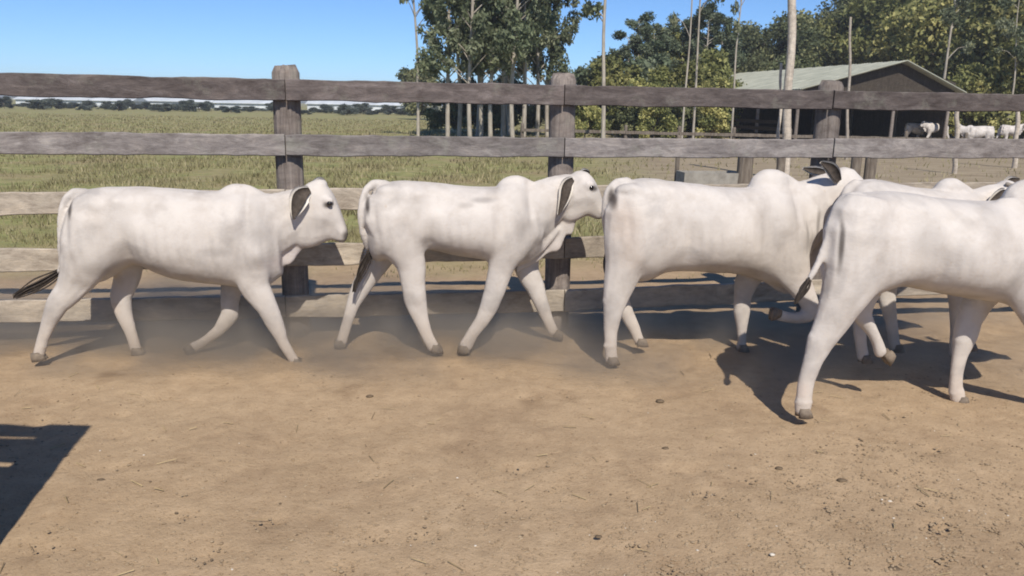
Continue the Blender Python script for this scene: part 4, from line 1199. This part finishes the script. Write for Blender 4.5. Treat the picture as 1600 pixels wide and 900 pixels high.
# distant cattle standing in the shade right of the barn
for i, (src, px, Y, rz, lab) in enumerate(((0, 1530, 40, 2.9, 'far white cow side on, right of the short pale pole'), (1, 1572, 42, 0.3, 'far white cow near the right edge under the trees'), (0, 1425, 47, 0.2, 'far white cow standing under the barn roof'), (1, 1462, 46, 3.3, 'far white cow under the right end of the barn'))):
    s = COWS[src].root
    o = copy_tree(s)
    g = ground(px, 165 + (px - 800) * .0182 + FPX * CAMH / Y)
    o.location = (g.x, g.y, 0); o.rotation_euler = (0, 0, rz)
    tag(o, lab, 'cow', 'white cattle standing far behind')
    for ch in o.children:
        if 'label' in ch: del ch['label']

# ------------------------------------------------------------------ grass beyond the fence
def grass():
    r = np.random.default_rng(3)
    n = 290000
    Y = 8.3 * np.exp(r.random(n) * math.log(90 / 8.3))
    X = (r.random(n) * 2.2 - 1.4) * Y
    keep = (X - 0.09 * Y < -0.2 + r.normal(size=n) * 1.2) | (r.random(n) < 0.10)
    d = X * FNRM.x + Y * FNRM.y - FL0.dot(FNRM)
    keep &= d > 2.3 + r.normal(size=n) * 0.8
    cl = np.array([noise.noise(Vector((x * .6, y * .6, 2.0))) + .6 * noise.noise(Vector((x * 2.1, y * 2.1, 5.0))) for x, y in zip(X, Y)])
    keep &= cl + r.normal(size=n) * .2 > 0.0
    X, Y, cl = X[keep], Y[keep], cl[keep]; n = len(X)
    h = (0.05 + 0.10 * r.random(n)) * (1 + 0.5 * cl); wd = 0.004 + 0.0008 * Y
    h *= np.clip((Y - 7.5) / 5, 0.3, 1)
    a = r.random(n) * 6.28
    lx = r.normal(size=n) * .4 * h; ly = r.normal(size=n) * .4 * h
    dx = np.cos(a) * wd; dy = np.sin(a) * wd * .5
    z0 = np.full(n, -0.02)
    V = np.stack([np.stack([X - dx, Y - dy, z0], 1), np.stack([X + dx, Y + dy, z0], 1), np.stack([X + lx, Y + ly, h], 1)], 1).reshape(-1, 3)
    F = np.arange(n * 3).reshape(-1, 3)
    t = np.clip(0.5 + 0.25 * r.normal(size=n) + .3 * np.array([noise.noise(Vector((x * .9, y * .9, 7.0))) for x, y in zip(X, Y)]), 0, 1)
    o = mesh_np('pasture_grass', V, F, M['grass'], None, False, np.repeat(t, 3))
    tag(o, 'patchy yellow green pasture grass beyond the corral fence', 'grass', kind='stuff')
grass()

# ------------------------------------------------------------------ loose clods, gravel, dung on the corral floor
def blob(rr, sx, sy, sz, k=6):
    V = []; F = []
    ph = rr.uniform(0, 9)
    rings = [(0.0, 0.75), (0.35, 1.0), (0.7, 0.75), (0.95, 0.3)]
    for z, q in rings:
        for j in range(k):
            a = 2 * math.pi * j / k
            u = q * (1 + .3 * noise.noise(Vector((math.cos(a) * 1.5, math.sin(a) * 1.5, ph + z))))
            V.append((math.cos(a) * sx * u, math.sin(a) * sy * u, z * sz - sz * .25))
    for i in range(3):
        for j in range(k):
            F.append((i * k + j, i * k + (j + 1) % k, (i + 1) * k + (j + 1) % k, (i + 1) * k + j))
    F.append(tuple(range(3 * k, 4 * k)))
    return V, F

def scatter(name, n, smin, smax, m, seed, dens, label, ymax=6.2):
    rr = random.Random(seed); V = []; F = []
    c = 0
    while c < n:
        y = 2.6 + (ymax - 2.6) * rr.random() ** 1.3; x = rr.uniform(-0.72, 0.72) * (y + .2)
        if rr.random() > dens(x, y): continue
        s_ = smin + (smax - smin) * rr.random() ** 3
        v, f = blob(rr, s_, s_ * rr.uniform(.6, 1), s_ * rr.uniform(.4, .8), 6)
        a = rr.uniform(0, 6.28); b0 = len(V)
        zz = 0.028 * fbm(x, y, 0.5, 1.3) + 0.007 * fbm(x, y, 3.2, 4.1, 5)
        V += [(x + p[0] * math.cos(a) - p[1] * math.sin(a), y + p[0] * math.sin(a) + p[1] * math.cos(a), zz + p[2]) for p in v]
        F += [tuple(b0 + i for i in q) for q in f]; c += 1
    tag(mesh_np(name, V, F, m, None, False), label, 'gravel', kind='stuff')
def dens(x, y):
    q = 0.5 + noise.noise(Vector((x * .8, y * .8, 3))) * .9
    return max(0.03, min(1, q * (0.25 + 0.75 * max(0, (x + 1.5) / 3.5)) * (1.4 - max(0, y - 3) * .5)))
scatter('soil_crumbs', 14000, 0.002, 0.012, M['clod'], 2, dens, 'loose crumbs of dry soil over the corral floor')
scatter('dark_crumbs', 650, 0.003, 0.010, M['dung'], 3, dens, 'dark specks of dried dung over the corral floor')
scatter('pale_gravel', 110, 0.003, 0.009, M['stone'], 4, dens, 'pale bits of gravel over the corral floor')
for i, (px, py, s_, lab) in enumerate(((1031, 628, .04, 'dark dung clod on the bare dirt left of the nearest hind hoof'), (1217, 733, .028, 'small dark dung clod in the right foreground dirt'), (1315, 752, .034, 'flat dark dung clod right of the small one'), (158, 752, .03, 'dark dung clod beside the gate shadow'), (578, 620, .03, 'dung clod on dirt below the second cow'), (1040, 702, .03, 'thin flat dung chip in the middle foreground'), (935, 840, .022, 'lone dark pebble of dung at the bottom middle'), (1395, 893, .05, 'flat dung pat cut by the bottom edge'))):
    rr = random.Random(i)
    s_ *= .75; v, f = blob(rr, s_, s_ * .7, s_ * .6, 14)
    o = mesh_np('dung_clod', v, f, M['dung'], None, True); g = ground(px, py); o.location = (g.x, g.y, 0.004)
    tag(o, lab, 'dung', 'dung clods on the corral floor')
for i, (px, py, lab) in enumerate(((1390, 785, 'pale pebble in the right foreground'), (1374, 882, 'pale pebble near the bottom edge'), (1206, 868, 'pale pebble left of the bottom right corner'))):
    rr = random.Random(i + 20)
    v, f = blob(rr, .012, .010, .009, 9)
    o = mesh_np('pebble', v, f, M['stone'], None, True); g = ground(px, py); o.location = (g.x, g.y, 0.004)
    tag(o, lab, 'pebble', 'pale pebbles on the corral floor')

# ------------------------------------------------------------------ dust kicked up round the legs
def dust():
    m = bpy.data.materials.new('corral_dust'); m.use_nodes = True; t = m.node_tree
    t.nodes.remove(t.nodes['Principled BSDF'])
    v = t.nodes.new('ShaderNodeVolumePrincipled')
    v.inputs['Color'].default_value = (0.98, 0.83, 0.66, 1)
    v.inputs['Anisotropy'].default_value = 0.2
    co = objco(t, (1, 1, 1))
    n = noi(t, co, 1.1, 3, 0.6)
    mr = t.nodes.new('ShaderNodeMapRange'); mr.inputs[1].default_value = 0.40; mr.inputs[2].default_value = 0.70; mr.inputs[3].default_value = 0.0; mr.inputs[4].default_value = 1.0
    t.links.new(n, mr.inputs[0])
    sep = t.nodes.new('ShaderNodeSeparateXYZ'); t.links.new(co, sep.inputs[0])
    fz = t.nodes.new('ShaderNodeMapRange'); fz.inputs[1].default_value = 0.0; fz.inputs[2].default_value = 0.5; fz.inputs[3].default_value = 1.0; fz.inputs[4].default_value = 0.0
    t.links.new(sep.outputs[2], fz.inputs[0])
    fx = t.nodes.new('ShaderNodeMapRange'); fx.inputs[1].default_value = -2.0; fx.inputs[2].default_value = 2.5; fx.inputs[3].default_value = 1.0; fx.inputs[4].default_value = 0.18
    t.links.new(sep.outputs[0], fx.inputs[0])
    ms = []
    prev = mr.outputs[0]
    fy = t.nodes.new('ShaderNodeMapRange'); fy.inputs[1].default_value = 4.75; fy.inputs[2].default_value = 5.4
    t.links.new(sep.outputs[1], fy.inputs[0])
    for o in (fz.outputs[0], fz.outputs[0], fx.outputs[0], fy.outputs[0]):
        k = t.nodes.new('ShaderNodeMath'); k.operation = 'MULTIPLY'; t.links.new(prev, k.inputs[0]); t.links.new(o, k.inputs[1]); prev = k.outputs[0]
    k = t.nodes.new('ShaderNodeMath'); k.operation = 'MULTIPLY'; t.links.new(prev, k.inputs[0]); k.inputs[1].default_value = 7.0
    t.links.new(k.outputs[0], v.inputs['Density'])
    t.links.new(v.outputs[0], t.nodes['Material Output'].inputs['Volume'])
    V = [(x, y, z) for z in (-0.03, 0.55) for x, y in ((-5.2, 4.6), (4.4, 4.6), (4.4, 7.0), (-5.2, 7.0))]
    F = [(0, 3, 2, 1), (4, 5, 6, 7), (0, 1, 5, 4), (1, 2, 6, 5), (2, 3, 7, 6), (3, 0, 4, 7)]
    o = mesh_np('dust', V, F, m)
    tag(o, 'thin tan dust hanging low round the legs of the cattle', 'dust', kind='stuff')
dust()
S.cycles.volume_step_rate = 2.0
S.cycles.volume_max_steps = 96

def straw():
    rr = random.Random(91); V = []; F = []
    for i in range(90):
        y = 2.7 + 3.2 * rr.random() ** 1.2; x = rr.uniform(-.7, .72) * (y + .2); a = rr.uniform(0, 3.14); L = rr.uniform(.012, .05); w_ = rr.uniform(.0012, .0028)
        zz = 0.028 * fbm(x, y, 0.5, 1.3) + 0.007 * fbm(x, y, 3.2, 4.1, 5) + 0.006
        ca, sa = math.cos(a), math.sin(a); b = len(V)
        for (u, v, h) in ((-L, -w_, 0), (L, -w_, .004), (L, w_, .004), (-L, w_, 0), (-L, 0, w_ * 1.6), (L, 0, .004 + w_ * 1.6)):
            V.append((x + u * ca - v * sa, y + u * sa + v * ca, zz + h))
        F += [(b, b + 1, b + 5, b + 4), (b + 3, b + 4, b + 5, b + 2), (b, b + 3, b + 2, b + 1), (b, b + 4, b + 3), (b + 1, b + 2, b + 5)]
    tag(mesh_np('straw', V, F, M['straw']), 'bits of dry straw and twig on the corral dirt', 'straw', kind='stuff')
M['straw'] = make_simple('dry_straw', (0.12, 0.08, 0.045), (0.46, 0.36, 0.2), 3, 0.8, 0.1)
straw()

def haze():
    m = bpy.data.materials.new('air_haze'); m.use_nodes = True; t = m.node_tree
    t.nodes.remove(t.nodes['Principled BSDF'])
    v = t.nodes.new('ShaderNodeVolumePrincipled')
    v.inputs['Color'].default_value = (0.93, 0.95, 1.0, 1); v.inputs['Density'].default_value = 0.0007; v.inputs['Anisotropy'].default_value = 0.1
    t.links.new(v.outputs[0], t.nodes['Material Output'].inputs['Volume'])
    V = [(x, y, z) for z in (-7, 22) for x, y in ((-3600, -80), (3600, -80), (3600, 4600), (-3600, 4600))]
    F = [(0, 3, 2, 1), (4, 5, 6, 7), (0, 1, 5, 4), (1, 2, 6, 5), (2, 3, 7, 6), (3, 0, 4, 7)]
    tag(mesh_np('haze', V, F, m), 'thin pale haze in the air', 'haze', kind='stuff')
haze()
